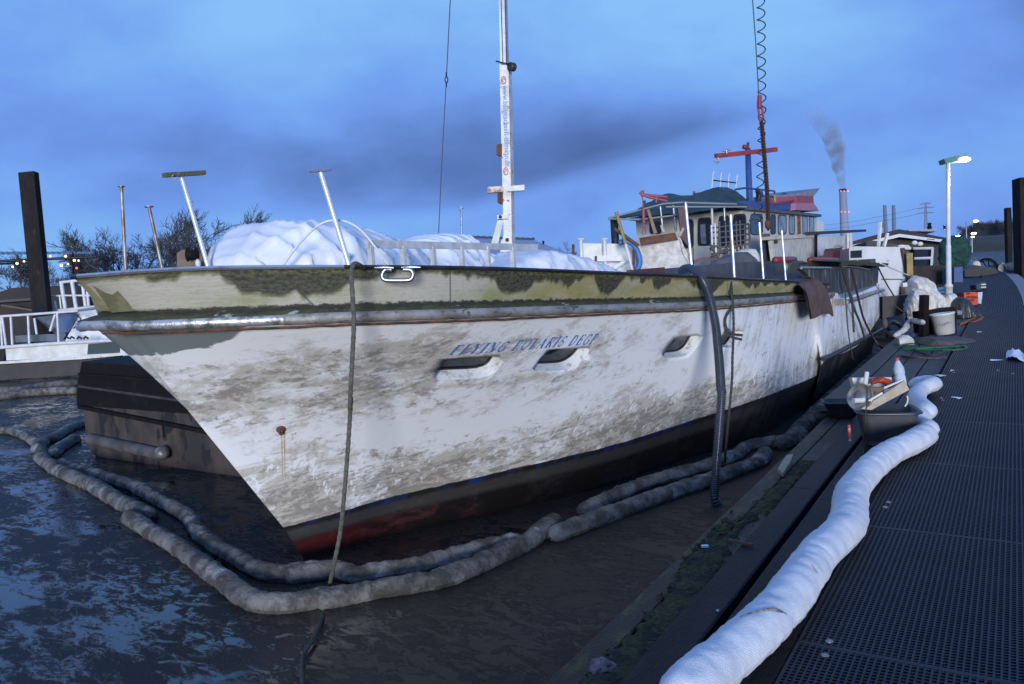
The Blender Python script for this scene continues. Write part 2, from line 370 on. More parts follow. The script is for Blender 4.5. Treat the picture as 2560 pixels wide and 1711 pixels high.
for (zz, a, b) in (('B2', 1440, 1120), ('B2', 1420, 1185), ('B2', 1715, 475), ('B2', 1700, 497), ('A6', 1290, 845), ('A6', 1265, 836), ('A6', 1200, 1030), ('A6', 1210, 1047), ('A6', 1720, 852), ('A6', 1610, 830)):
    p = pz(zz, a, b, zt + .002); mb = MB(); mb.lathe([(0, .004), (.006, .004), (.006, .0), (.014, .0), (.0165, -.003), (.0165, -.006)], p, n=18)
    mb.build('fixing_washer', galv, pont)
u = MB(); ys = [.5, 8.35, 19] + [19 + 2 * k for k in range(1, 13)]
for a, b in zip(ys, ys[1:]):
    xa = -1.30 if a < 1 else -1.75; u.grid([[V((xa + bend(a), a, -.085)), V((.55 + bend(a), a, -.085))], [V((xa + bend(b), b, -.085)), V((.55 + bend(b), b, -.085))]], False)
u.box((-.4, 10, -.4), (1.8, 19, .5)); u.box((-1.45, 14.2, -.4), (.6, 11.6, .5))
for k in range(1, 13): u.box((-.6 + bend(18 + 2 * k), 18 + 2 * k, -.35), (1.9, 2, .5))
u.build('underside', under, pont)
def plankrun(x0, x1, ya, yb, z, m, name='plank', th=.05, seams=()):
    cuts = [ya] + list(seams) + [yb]
    for a, b in zip(cuts, cuts[1:]):
        q = MB(); rows = []; k = max(3, int((b - a) / .18)); e = .008
        for i in range(k + 1):
            yy = a + .003 + (b - a - .006) * i / k; dz = noise.noise(V((x0 * 3, yy * 1.2, 1))) * .004; dx = noise.noise(V((x0 * 5, yy * .9, 4))) * .006
            rows.append([V((x0 + dx, yy, z - th + dz)), V((x0 + dx, yy, z - e + dz)), V((x0 + e + dx, yy, z + dz)), V((x1 - e + dx, yy, z + dz)), V((x1 + dx, yy, z - e + dz)), V((x1 + dx, yy, z - th + dz))])
        q.grid(rows, False); q.add(rows[0], [(0, 1, 2, 3, 4, 5)]); q.add(rows[-1], [(5, 4, 3, 2, 1, 0)])
        q.build(name, m, pont)
plankrun(-1.285, -1.115, 1.6, 8.3, .0, plank, seams=(5.35,), th=.11)
plankrun(-1.085, -.93, 1.6, 8.3, -.004, plank, seams=(5.15,), th=.11)
plankrun(-.92, -.765, 1.6, 8.3, -.012, plank, seams=(5.15,), th=.11)
for i, x in enumerate((-1.74, -1.50, -1.26, -1.02)):
    plankrun(x, x + .225, 8.33, 20, .0 - .006 * (i % 2), greyplank, seams=(10.4 + .3 * i, 13.1 - .2 * i, 16.6), th=.06)
plankrun(GX1 + .03, GX1 + .42, .6, 19, -.01, concrete, 'edge_slab', seams=(4, 8, 12, 16))
for k in range(12):
    a, b = 19 + 2 * k, 21 + 2 * k; q = MB()
    q.grid([[V((GX1 + .03 + bend(a), a, -.01)), V((GX1 + .42 + bend(a), a, -.01))], [V((GX1 + .03 + bend(b), b, -.01)), V((GX1 + .42 + bend(b), b, -.01))]], False); q.build('edge_slab', concrete, pont)
    q = MB(); q.grid([[V((-1.75 + bend(a), a, -.015)), V((GX0 - .02 + bend(a), a, -.015))], [V((-1.75 + bend(b), b, -.015)), V((GX0 - .02 + bend(b), b, -.015))]], False)
    if k: q.build('plank', plank, pont)
# sunken outer ledge with its strip of moss
plankrun(-1.66, -1.52, 1.5, 8.4, -.13, ledgem, 'ledge_board', seams=(4.9,), th=.14)
plankrun(-1.50, -1.33, 1.5, 8.4, -.12, ledgem, 'ledge_board', seams=(5.6,), th=.14)
mo = MB(); rng = random.Random(3); NX, NY = 26, 520
def mossd(x, y): return noise.noise(V((x * 4, y * .9, 2))) * .9 + noise.noise(V((x * 22, y * 14, 5))) * .45 + .42 - abs(x + 1.44 + .03 * math.sin(y * 1.7)) * 4.6
vid = {}
for iy in range(NY):
    for ix in range(NX):
        x, y = -1.63 + .30 * ix / (NX - 1), 1.9 + 4.6 * iy / (NY - 1); c = mossd(x, y)
        if c > -.04: vid[ix, iy] = len(mo.v); mo.v.append(V((x + rng.uniform(-.003, .003), y + rng.uniform(-.003, .003), -.124 + max(0, min(.016, c * .05)) + rng.uniform(0, .006) * (c > 0))))
for (ix, iy), a in vid.items():
    q_ = [vid.get(k) for k in ((ix + 1, iy), (ix + 1, iy + 1), (ix, iy + 1))]
    if None not in q_: mo.f.append([a] + q_); mo.sm.append(False)
for i in range(2600):
    y = 1.9 + rng.random() * 4.6; x = -1.62 + rng.random() * .29
    if mossd(x, y) < .05: continue
    a = rng.random() * 6.28; r = .004 + rng.random() * .006; p = V((x, y, -.115)); d = V((math.cos(a), math.sin(a), 0)); t_ = V((rng.uniform(-.01, .01), rng.uniform(-.01, .01), .006 + .012 * rng.random()))
    mo.add([p - d * r, p + d * r, p + t_], [(0, 1, 2)])
kind(mo.build('moss', moss, pont), 'stuff')

# ------------------------------------------------------------------ THE YACHT
XC = -4.6
yacht = thing('motor_yacht', 'derelict white motor yacht with mossy bulwark and blue name lettering on the bow', 'yacht', (XC, 8.0, WZ))
def lev(pts): return [px('D', a, b, X) for a, b, X in pts]
CAP = [V((XC, 2.50, 1.72)), V((-4.47, 2.535, 1.72))] + lev([(320, 622, -4.3), (500, 614, -3.9), (800, 612, -3.35), (1100, 615, -2.95), (1400, 626, -2.65), (1600, 634, -2.45), (1750, 642, -2.27), (1900, 650, -2.1)])
RAIL = [V((XC, 2.56, 1.425)), V((-4.47, 2.59, 1.425))] + lev([(320, 745, -4.3), (500, 738, -3.9), (800, 726, -3.35), (1100, 717, -2.95), (1400, 706, -2.68), (1600, 699, -2.45), (1750, 688, -2.27), (1905, 675, -2.1)])
YE = 15.65
HTOP = RAIL + [V((-2.1, 11.6, .985)), V((-2.1, 12.1, .86)), V((-2.1, 13.8, .86)), V((-2.1, YE, .88))]
HTOP[0] = V((XC, 2.70, 1.41)); HTOP[1] = V((-4.50, 2.70, 1.41)); HTOP[2] = HTOP[2] + V((-.04, .05, 0)); HTOP[3] = HTOP[3] + V((-.03, .03, 0))
PAINT = [px('D', 648, 1208, XC)] + [pz('D', a, b, z) for a, b, z in [(760, 1178, -.17), (900, 1137, -.15), (1150, 1080, -.11), (1400, 1020, -.08), (1600, 958, -.06)]] + [px('D', 1760, 905, -2.33), px('D', 1880, 855, -2.2), px('B8', 1640, 1035, -2.12), px('B8', 2000, 850, -2.1), V((-2.1, YE, .30))]
print('PAINT', [tuple(round(c, 2) for c in p) for p in PAINT]); print('HTOP', [tuple(round(c, 2) for c in p) for p in HTOP])
BOT = [V((XC, PAINT[0].y + .42, -.95))] + [p + V((-.28, .05, 0)) for p in PAINT[1:]]
for p in BOT: p.z = -.95
NS = 110
def stat(P):
    Q = catmull(P, 10); Q2 = resample(Q, 600); out = []
    for i in range(NS):
        t = (i / (NS - 1)) ** 1.35 * 599; k = min(int(t), 598); out.append(Q2[k].lerp(Q2[k + 1], t - k))
    return out
sT, sP, sB = stat(HTOP), stat(PAINT), stat(BOT)
NV, NB = 18, 5
hm = MB(); ring = 2 * (NV + NB + 1)
for i in range(NS):
    near = []
    for k in range(NV + 1):
        v = k / NV; p = sT[i].lerp(sP[i], v)
        bow = max(0, 1 - i / (NS * .55)); p = p + V((-.10 * math.sin(math.pi * v) * bow * min(1, i / 6), 0, 0))
        near.append((p, v))
    for k in range(1, NB + 1):
        v = k / NB; near.append((sP[i].lerp(sB[i], v), 1 + v))
    allp = near + [(V((2 * XC - p.x, p.y, p.z)), v) for p, v in near[::-1]]
    for p, v in allp:
        hm.uv[len(hm.v)] = (p.y, v); hm.v.append(p)
for i in range(NS - 1):
    for k in range(ring):
        a, b = i * ring, (i + 1) * ring; k2 = (k + 1) % ring
        if i == 0 and k2 == 0: pass
        hm.f.append([a + k, a + k2, b + k2, b + k]); hm.sm.append(k != ring - 1)
hm.f.append([(NS - 1) * ring + k for k in range(ring)]); hm.sm.append(False)
hm.f.append([k for k in range(ring)][::-1]); hm.sm.append(False)

def hull_mat():
    m = bpy.data.materials.new('weathered_white_hull'); m.use_nodes = True; t = m.node_tree; b = t.nodes['Principled BSDF']
    uv = nd(t, 'ShaderNodeUVMap'); sp = nd(t, 'ShaderNodeSeparateXYZ'); lk(t, uv.outputs[0], sp.inputs[0]); u, v = sp.outputs[0], sp.outputs[1]
    tc = nd(t, 'ShaderNodeTexCoord')
    def noi(st, s, det=7, ro=.6, dist=0, rot=(0, 0, 0), off=(0, 0, 0)):
        mp = nd(t, 'ShaderNodeMapping'); mp.inputs['Scale'].default_value = st; mp.inputs['Rotation'].default_value = rot; mp.inputs['Location'].default_value = off
        lk(t, tc.outputs['Object'], mp.inputs[0]); n = nd(t, 'ShaderNodeTexNoise'); n.inputs['Scale'].default_value = s; n.inputs['Detail'].default_value = det
        n.inputs['Roughness'].default_value = ro; n.inputs['Distortion'].default_value = dist; lk(t, mp.outputs[0], n.inputs[0]); return n.outputs[0]
    def band(x, a, b_, c, d): return mth(t, 'MULTIPLY', sstep(t, x, a, b_), mth(t, 'SUBTRACT', 1, sstep(t, x, c, d)))
    def noiT(st, s, det, ro, tilt, dist=0):
        mp = nd(t, 'ShaderNodeMapping', vector_type='TEXTURE'); mp.inputs['Scale'].default_value = [1 / c for c in st]; mp.inputs['Rotation'].default_value = (tilt, 0, 0)
        lk(t, tc.outputs['Object'], mp.inputs[0]); n = nd(t, 'ShaderNodeTexNoise'); n.inputs['Scale'].default_value = s; n.inputs['Detail'].default_value = det
        n.inputs['Roughness'].default_value = ro; n.inputs['Distortion'].default_value = dist; lk(t, mp.outputs[0], n.inputs[0]); return n.outputs[0]
    big = noi((.8, .8, 1.6), 1.4, 6, .58, .4); mid = noiT((.7, .75, 1.9), 4, 10, .72, .10, .7); smr = noiT((.7, .8, 2.4), 6, 10, .76, .14, .6); streak = noiT((1.6, 2.6, .42), 2.6, 9, .68, -.42, .2)
    fine = noiT((.7, .7, 1.8), 22, 7, .75, .2); vert = noiT((7, 7, .42), 2.4, 7, .66, -.1); speck = noi((1, 1, 1.2), 46, 3, .6)
    bowband = mth(t, 'MULTIPLY', band(v, .05, .2, .40, .62), mth(t, 'SUBTRACT', 1, sstep(t, u, 4.4, 6.5)))
    lowband = mth(t, 'MULTIPLY', band(v, .58, .86, 1.01, 1.02), mth(t, 'SUBTRACT', 1.0, mth(t, 'MULTIPLY', sstep(t, u, 7.5, 10), .5)))
    tip = mth(t, 'SUBTRACT', 1, sstep(t, u, 2.6, 3.3)); aft = sstep(t, u, 5.8, 9)
    amt = mth(t, 'ADD', mth(t, 'MULTIPLY', bowband, .31), mth(t, 'ADD', mth(t, 'MULTIPLY', lowband, .37), mth(t, 'MULTIPLY', tip, -.25)))
    drip = noiT((5, 5, .30), 2.0, 8, .7, -.06); amt = mth(t, 'ADD', amt, mth(t, 'MULTIPLY', mth(t, 'MULTIPLY', mth(t, 'SUBTRACT', sstep(t, drip, .56, .70), mth(t, 'MULTIPLY', sstep(t, mth(t, 'SUBTRACT', 1, drip), .56, .70), .8)), .26), sstep(t, v, .2, .5)))
    scr = mth(t, 'MULTIPLY', sstep(t, vert, .57, .66), mth(t, 'MULTIPLY', sstep(t, v, .35, .65), mth(t, 'SUBTRACT', 1, sstep(t, v, .90, 1.0))))
    amt = mth(t, 'SUBTRACT', amt, mth(t, 'MULTIPLY', scr, .5))
    amt = mth(t, 'ADD', amt, mth(t, 'MULTIPLY', aft, .12))
    bn_ = nd(t, 'ShaderNodeMix'); lk(t, aft, bn_.inputs[0]); lk(t, mid, bn_.inputs[2]); lk(t, streak, bn_.inputs[3]); bm_ = mth(t, 'SUBTRACT', bn_.outputs[0], .5)
    q = sstep(t, mth(t, 'ADD', mth(t, 'ADD', mth(t, 'MULTIPLY', bm_, 2.0), mth(t, 'MULTIPLY', mth(t, 'SUBTRACT', big, .5), 1.3)), mth(t, 'ADD', amt, mth(t, 'MULTIPLY', mth(t, 'SUBTRACT', fine, .5), .55))), 0, .44)
    sm_ = mth(t, 'ADD', mth(t, 'MULTIPLY', mth(t, 'SUBTRACT', smr, .5), 2.6), mth(t, 'ADD', mth(t, 'MULTIPLY', mth(t, 'SUBTRACT', fine, .5), 1.5), mth(t, 'MULTIPLY', mth(t, 'SUBTRACT', big, .5), 1.0)))
    sm_ = sstep(t, mth(t, 'ADD', sm_, mth(t, 'SUBTRACT', mth(t, 'MULTIPLY', amt, 1.25), .26)), .06, .42)
    col = mixc(t, mth(t, 'MULTIPLY', q, .88), (.75, .755, .765), (.43, .395, .34))
    col = mixc(t, mth(t, 'MULTIPLY', sm_, .66), col, (.15, .125, .10))
    dots = mth(t, 'MULTIPLY', sstep(t, speck, .66, .71), mth(t, 'MULTIPLY', sstep(t, big, .40, .62), mth(t, 'ADD', .25, mth(t, 'ADD', lowband, bowband, clamp=True), clamp=True)))
    col = mixc(t, mth(t, 'MULTIPLY', dots, .8), col, (.05, .04, .035))
    # bare grey patch under the rail at the stem
    pn = mth(t, 'ADD', u, mth(t, 'MULTIPLY', mid, .5)); patch = mth(t, 'MULTIPLY', mth(t, 'SUBTRACT', 1, sstep(t, mth(t, 'ADD', v, mth(t, 'MULTIPLY', pn, .28)), .99, 1.0)), mth(t, 'MULTIPLY', sstep(t, u, 1, 1.1), mth(t, 'SUBTRACT', 1, sstep(t, u, 3.02, 3.04))))
    col = mixc(t, patch, col, (.17, .19, .19))
    rv = mth(t, 'SUBTRACT', 1, sstep(t, u, .5, .6)); rn = noi((1, 1, 1), 16, 6, .7); col = mixc(t, mth(t, 'MULTIPLY', rv, sstep(t, rn, .50, .72)), col, (.30, .26, .21)); col = mixc(t, mth(t, 'MULTIPLY', rv, sstep(t, noi((1, 1, 1), 9, 5, .6, 0, (0, 0, 0), (3, 1, 2)), .64, .72)), col, (.33, .18, .08))
    # boot top: dark blue line, scum grey, red, black brown
    vv = mth(t, 'ADD', v, mth(t, 'MULTIPLY', mth(t, 'SUBTRACT', mid, .5), .05))
    aftfade = sstep(t, u, 7.4, 9.5)
    bt = mixc(t, sstep(t, vv, 1.04, 1.09), mixc(t, sstep(t, streak, .36, .52), (.010, .026, .095), (.012, .012, .014)), (.038, .035, .034))
    redk = mth(t, 'MULTIPLY', band(vv, 1.17, 1.22, 1.34, 1.52), mth(t, 'SUBTRACT', 1, aftfade))
    redk = mth(t, 'MULTIPLY', redk, mth(t, 'ADD', sstep(t, mth(t, 'ADD', mid, mth(t, 'MULTIPLY', mth(t, 'SUBTRACT', 4.6, u), .22)), .36, .62), 0, clamp=True))
    low = mixc(t, redk, mixc(t, mid, (.005, .0045, .0045), (.012, .009, .008)), (.045, .006, .007))
    bt = mixc(t, sstep(t, vv, 1.15, 1.22), bt, low); bt = mixc(t, aftfade, bt, mixc(t, streak, (.006, .006, .008), (.035, .031, .028)))
    col = mixc(t, sstep(t, vv, 1.0, 1.008), col, bt)
    lk(t, col, b.inputs['Base Color']); lk(t, mixc(t, q, (.38, .38, .38), (.7, .7, .7)), b.inputs['Roughness'])
    bp = nd(t, 'ShaderNodeBump'); bp.inputs['Strength'].default_value = .12; bp.inputs['Distance'].default_value = .02; lk(t, mth(t, 'ADD', mid, mth(t, 'MULTIPLY', fine, .3)), bp.inputs['Height']); lk(t, bp.outputs[0], b.inputs['Normal'])
    return m
hullm = hull_mat()
hull = hm.build('hull', hullm, yacht, merge=True)
bm = bmesh.new(); bm.from_mesh(hull.data); bm.transform(Matrix.Translation(WL['motor_yacht'])); HB = bvhtree.BVHTree.FromBMesh(bm); bm.free()
def onhull(z, x, y):
    d = ray(z, x, y).normalized(); h = HB.ray_cast(EYE, d)
    if h[0] is None: raise ValueError(('no hull', z, x, y))
    n_ = h[1]
    if n_.dot(d) > 0: n_ = -n_
    return h[0], n_
PORT = [[('A7', *q) for q in ((122, 412), (130, 428), (150, 437), (250, 433), (350, 428), (420, 420), (485, 398), (525, 350), (541, 308), (532, 291), (490, 286), (360, 292), (235, 299), (190, 315), (155, 350))],
        [('A7', *q) for q in ((757, 362), (765, 375), (790, 379), (920, 373), (975, 365), (1020, 343), (1065, 305), (1105, 250), (1100, 235), (1080, 230), (980, 235), (880, 240), (835, 260), (790, 305))],
        [('A7', *q) for q in ((1577, 280), (1582, 290), (1610, 292), (1690, 285), (1735, 272), (1775, 235), (1812, 168), (1806, 154), (1790, 151), (1690, 160), (1655, 175), (1610, 225))],
        [('B8', *q) for q in ((612, 860), (620, 885), (650, 893), (735, 895), (770, 880), (815, 815), (840, 755), (832, 738), (810, 734), (700, 746), (665, 765), (630, 810))]]
cuts = []
for pl in PORT:
    hits = [onhull(*q) for q in pl]; nrm = sum((h[1] for h in hits), V()).normalized()
    o_ = catmull([h[0] for h in hits], 4, True); hits = [(p, nrm) for p in o_]; cuts.append((o_, nrm))
    c = MB(); c.prism([h[0] + nrm * .05 for h in hits], -nrm * .165); co = c.build('cutter', hullm, base=(0, 0, 0), merge=True); 
    bo = hull.modifiers.new('cut', 'BOOLEAN'); bo.operation = 'DIFFERENCE'; bo.object = co; bo.solver = 'EXACT'
bpy.context.view_layer.update()
dg = bpy.context.evaluated_depsgraph_get(); me2 = bpy.data.meshes.new_from_object(hull.evaluated_get(dg))
hull.modifiers.clear(); hull.data = me2
for o in [o for o in COL.objects if o.name.startswith('cutter')]: bpy.data.objects.remove(o)
ptrust = mat('rust_stain', (.28, .12, .035), .8, (.45, .3, .16), 20)
for i, (P, nrm) in enumerate(cuts):
    c = sum(P, V()) / len(P)
    q = MB(); q.prism([c + (p - c) * .985 - nrm * .108 for p in P], -nrm * .006); po = q.build('porthole_glass', glassd, yacht)
    q = MB(); q.tube([c + (p - c) * .965 - nrm * .104 for p in P], .008, 6, closed=True); q.build('porthole_seal', rubber, yacht)
# ---- bulwark
def bulw_mat():
    m = bpy.data.materials.new('mossy_bulwark_paint'); m.use_nodes = True; t = m.node_tree; b = t.nodes['Principled BSDF']; b.inputs['Roughness'].default_value = .75
    uv = nd(t, 'ShaderNodeUVMap'); sp = nd(t, 'ShaderNodeSeparateXYZ'); lk(t, uv.outputs[0], sp.inputs[0]); u, v = sp.outputs[0], sp.outputs[1]
    def noi(su, sv, s, det=6, ro=.6, off=0, dist=0):
        mp = nd(t, 'ShaderNodeMapping'); mp.inputs['Scale'].default_value = (su, sv, 1); mp.inputs['Location'].default_value = (off, off * .37, 0); lk(t, uv.outputs[0], mp.inputs[0])
        n = nd(t, 'ShaderNodeTexNoise'); n.inputs['Scale'].default_value = s; n.inputs['Detail'].default_value = det; n.inputs['Roughness'].default_value = ro; n.inputs['Distortion'].default_value = dist
        lk(t, mp.outputs[0], n.inputs[0]); return n.outputs[0]
    grain = noi(2, 14, 2.2, 8, .65); blot = noi(1.4, .5, 1.6, 6, .6, 5); fine = noi(6, 2, 6, 6, .7, 2); scal = noi(1, .02, 1.7, 4, .55, 11.3); edge = noi(5, 1.5, 3, 5, .6, 3)
    col = mixc(t, grain, (.46, .43, .36), (.29, .265, .21))
    ochre = mth(t, 'MULTIPLY', mth(t, 'MULTIPLY', sstep(t, u, 4.1, 4.9), mth(t, 'ADD', .35, mth(t, 'MULTIPLY', sstep(t, noi(1.1, .8, 2.1, 7, .65, 41), .38, .58), .65))), mth(t, 'SUBTRACT', 1, sstep(t, u, 10.4, 11)))
    col = mixc(t, mth(t, 'MULTIPLY', ochre, .95), col, mixc(t, blot, (.34, .28, .09), (.24, .20, .09)))
    gr = mth(t, 'MULTIPLY', sstep(t, blot, .42, .68), mth(t, 'SUBTRACT', 1, sstep(t, v, .25, .75)))
    col = mixc(t, mth(t, 'MULTIPLY', gr, .8), col, (.18, .20, .045))
    rustk = mth(t, 'MULTIPLY', sstep(t, noi(1.2, .6, 2.4, 7, .65, 21), .62, .72), ochre)
    col = mixc(t, mth(t, 'MULTIPLY', rustk, .6), col, (.15, .075, .03))
    dep = mth(t, 'SUBTRACT', mth(t, 'MULTIPLY', scal, 3.6), 1.50)                        # how far each tongue of algae hangs down
    dep = mth(t, 'MAXIMUM', dep, .06)
    x = mth(t, 'SUBTRACT', mth(t, 'ADD', v, mth(t, 'MULTIPLY', dep, 1)), 1)
    xe = mth(t, 'ADD', x, mth(t, 'ADD', mth(t, 'MULTIPLY', mth(t, 'SUBTRACT', edge, .5), .22), mth(t, 'MULTIPLY', mth(t, 'SUBTRACT', fine, .5), .22)))
    col = mixc(t, mth(t, 'MULTIPLY', sstep(t, xe, -.13, -.02), .55), col, (.17, .17, .05))
    dk = mixc(t, sstep(t, fine, .36, .64), (.014, .015, .008), (.075, .068, .042))
    dk = mixc(t, mth(t, 'MULTIPLY', sstep(t, mth(t, 'ADD', fine, mth(t, 'MULTIPLY', mth(t, 'SUBTRACT', blot, .5), .6)), .46, .62), sstep(t, v, .80, 1.0)), dk, (.115, .125, .022))
    col = mixc(t, sstep(t, xe, -.09, .06), col, dk)
    col = mixc(t, mth(t, 'SUBTRACT', 1, sstep(t, mth(t, 'ADD', v, mth(t, 'ADD', mth(t, 'MULTIPLY', edge, -.22), mth(t, 'MULTIPLY', mth(t, 'SUBTRACT', fine, .5), -.2))), -.03, .035)), col, (.022, .022, .014))
    col = mixc(t, mth(t, 'MULTIPLY', sstep(t, noi(5, 3, 5, 8, .75, 31), .50, .72), .5), col, (.12, .105, .075))
    # joints between the boards
    for y0, k in ((3.13, .16), (4.0, .0), (7.6, 0)):
        d = mth(t, 'ABSOLUTE', mth(t, 'SUBTRACT', mth(t, 'ADD', u, mth(t, 'MULTIPLY', v, k)), y0 + k)); col = mixc(t, mth(t, 'MULTIPLY', mth(t, 'SUBTRACT', 1, sstep(t, d, .003, .008)), .7), col, (.04, .035, .025))
    lk(t, col, b.inputs['Base Color'])
    bp = nd(t, 'ShaderNodeBump'); bp.inputs['Strength'].default_value = .5; bp.inputs['Distance'].default_value = .01; lk(t, mth(t, 'ADD', fine, mth(t, 'MULTIPLY', grain, .4)), bp.inputs['Height']); lk(t, bp.outputs[0], b.inputs['Normal'])
    return m
bwm = bulw_mat()
def stat2(P, n=120):
    Q = resample(catmull(P, 10), 500); out = []
    for i in range(n):
        tt = (i / (n - 1)) ** 1.25 * 499; k = min(int(tt), 498); out.append(Q[k].lerp(Q[k + 1], tt - k))
    return out
sC = stat2(CAP); sR = stat2(RAIL)
def outn(P, i):
    t = (P[min(i + 1, len(P) - 1)] - P[max(i - 1, 0)]).normalized(); return V((t.y, -t.x, 0)).normalized()
CB = []; 
for i in range(120):
    k = max(.035, .13 - i * .003); p = sR[i] - outn(sR, i) * k + V((0, 0, .055)); p.x = max(p.x, XC) if i else XC; CB.append(p)
CB[0] = V((XC, 2.69, 1.48))
for side in (1, -1):
    b_ = MB(); rows = []
    for j in range(9):
        row = []
        for i in range(120):
            v = j / 8; p = CB[i].lerp(sC[i] + V((0, 0, -.01)), v)
            q = p if side > 0 else V((2 * XC - p.x, p.y, p.z)); b_.uv[j * 120 + i] = (p.y + (4 if side < 0 else 0), v); row.append(q)
        rows.append(row)
    for j in range(8, -1, -1):
        row = []
        for i in range(120):
            v = j / 8; p = CB[i].lerp(sC[i] + V((0, 0, -.01)), v) - outn(sC, i) * .05; p.x = max(p.x, XC)
            q = p if side > 0 else V((2 * XC - p.x, p.y, p.z)); b_.uv[(9 + 8 - j) * 120 + i] = (p.y + 9, v); row.append(q)
        rows.append(row)
    b_.grid(rows, True, side < 0); b_.build('bulwark', bwm, yacht)
# raised corner board of the stem
q = MB(); P = [px('D', 210, 640, -4.56), px('D', 258, 636, -4.44), px('D', 304, 713, -4.44), px('D', 262, 716, -4.56)]
q.prism([p + V((.0, -.018, 0)) for p in P], V((.01, .02, 0))); q.build('stem_board', mat('olive_stem_board', (.16, .15, .085), .8, (.10, .095, .05), 12, bump=.4), yacht)
# cap rail
capd = mat('tarnished_cap_rail', (.06, .062, .066), .38, (.03, .03, .032), 7, metal=.6, bump=.2)
capl = mat('bright_cap_rail', (.55, .56, .58), .28, (.3, .3, .3), 12, .5, .75, metal=.85)
def capstrip(P, name, m, w=.085, th=.024, up=.012):
    c = MB(); rows = []
    for i, p in enumerate(P):
        nn = outn(P, i); a = p + nn * .022 + V((0, 0, up)); bq = p - nn * (w - .022) + V((0, 0, up)); bq.x = max(bq.x, XC) if a.x >= XC else bq.x
        rows.append([a - V((0, 0, th)), a + nn * .006 - V((0, 0, th / 2)), a, bq, bq - V((0, 0, th)), a - V((0, 0, th))])
    c.grid(rows, False); c.add(rows[0], [(0, 1, 2, 3, 4)]); c.add(rows[-1], [(4, 3, 2, 1, 0)]); return c.build(name, m, yacht)
isplit = min(range(120), key=lambda i: abs(sC[i].y - 3.42))
capstrip(sC[:isplit + 1], 'cap_rail', capl)
icl0 = min(range(120), key=lambda i: abs(sC[i].y - 3.70)); icl1 = min(range(120), key=lambda i: abs(sC[i].y - 3.84))
capstrip(sC[isplit:], 'cap_rail', capd)
mirC = [V((2 * XC - p.x, p.y, p.z)) for p in sC][::-1]
capstrip(mirC, 'cap_rail', capd)
# rub rail and the mossy shelf above it
rr = [p + outn(sR, i) * .012 for i, p in enumerate(sR)]
rsp = min(range(120), key=lambda i: abs(sR[i].y - 3.12))
mir = lambda P: [V((2 * XC - p.x, p.y, p.z)) for p in P]
q = MB(); q.tube(mir(rr[1:rsp + 1])[::-1] + rr[:rsp + 1], .034, 10); q.build('rub_rail', mat('bright_rub_rail', (.5, .5, .51), .4, (.18, .17, .16), 12, .45, .65, metal=.6, bump=.3), yacht)
q = MB(); q.tube(rr[rsp:], .037, 10); q.build('rub_rail', railmetal, yacht)
q = MB(); rows = []
for i in range(120):
    nn = outn(sR, i); a = sR[i] + nn * .03 + V((0, 0, .035 + noise.noise(sR[i] * 9) * .006)); b2 = CB[i] - nn * .02 + V((0, 0, .012 + noise.noise(sR[i] * 7) * .01)); b2.x = max(b2.x, XC)
    rows.append([a - V((0, 0, .05)), a, (a + b2) / 2 + V((0, 0, .004 + noise.noise(sR[i] * 11) * .01)), b2])
q.grid(rows); q.grid([[V((2 * XC - p.x, p.y, p.z)) for p in r] for r in rows], True, True); q.build('mossy_shelf', mat('mossy_shelf', (.03, .031, .018), .9, (.06, .062, .02), 18, d3=(.36, .36, .34), ds=5, dlo=.62, dhi=.66, bump=.8, stretch=(1, .5, 1)), yacht)
q = MB(); q.tube([p + V((.005, 0, -.048 + noise.noise(p * 14) * .004)) for p in rr[2:]], .009, 5); q.build('rust_seam', mat('rust_seam', (.16, .06, .025), .9, (.04, .025, .02), 12), yacht)
# eye bolt with its rust run
p, nn = onhull('A2', 1490, 1350); q = MB(); q.lathe([(0, .03), (.012, .03), (.014, .012), (.03, .01), (.034, 0)], p, nn, 14); q.tube([p + nn * .025 + V((0, .02 * math.cos(a), .02 * math.sin(a))) for a in [k * .6 for k in range(10)]], .006, 6); q.build('eye_bolt', rust, yacht)
def decal(pts, m, name, off=.003, n=1):
    q = MB(); P = [onhull(*c) for c in pts]; q.add([a + b * off for a, b in P], [tuple(range(len(P)))]); return q.build(name, m, yacht)
q = MB()
for (x0, x1, w) in ((1492, 1500, 9), (1512, 1516, 11)):
    L_ = [onhull('A2', x0 + (x1 - x0) * k / 9 - w * (1 - k * .06) / 2, 1372 + k * 34) for k in range(10)]; R_ = [onhull('A2', x0 + (x1 - x0) * k / 9 + w * (1 - k * .06) / 2, 1372 + k * 34) for k in range(10)]
    q.grid([[a + b * .003 for a, b in L_], [a + b * .003 for a, b in R_]])
q.build('rust_streak', mat('pale_rust_run', (.42, .27, .11), .8, (.55, .47, .36), 9), yacht)


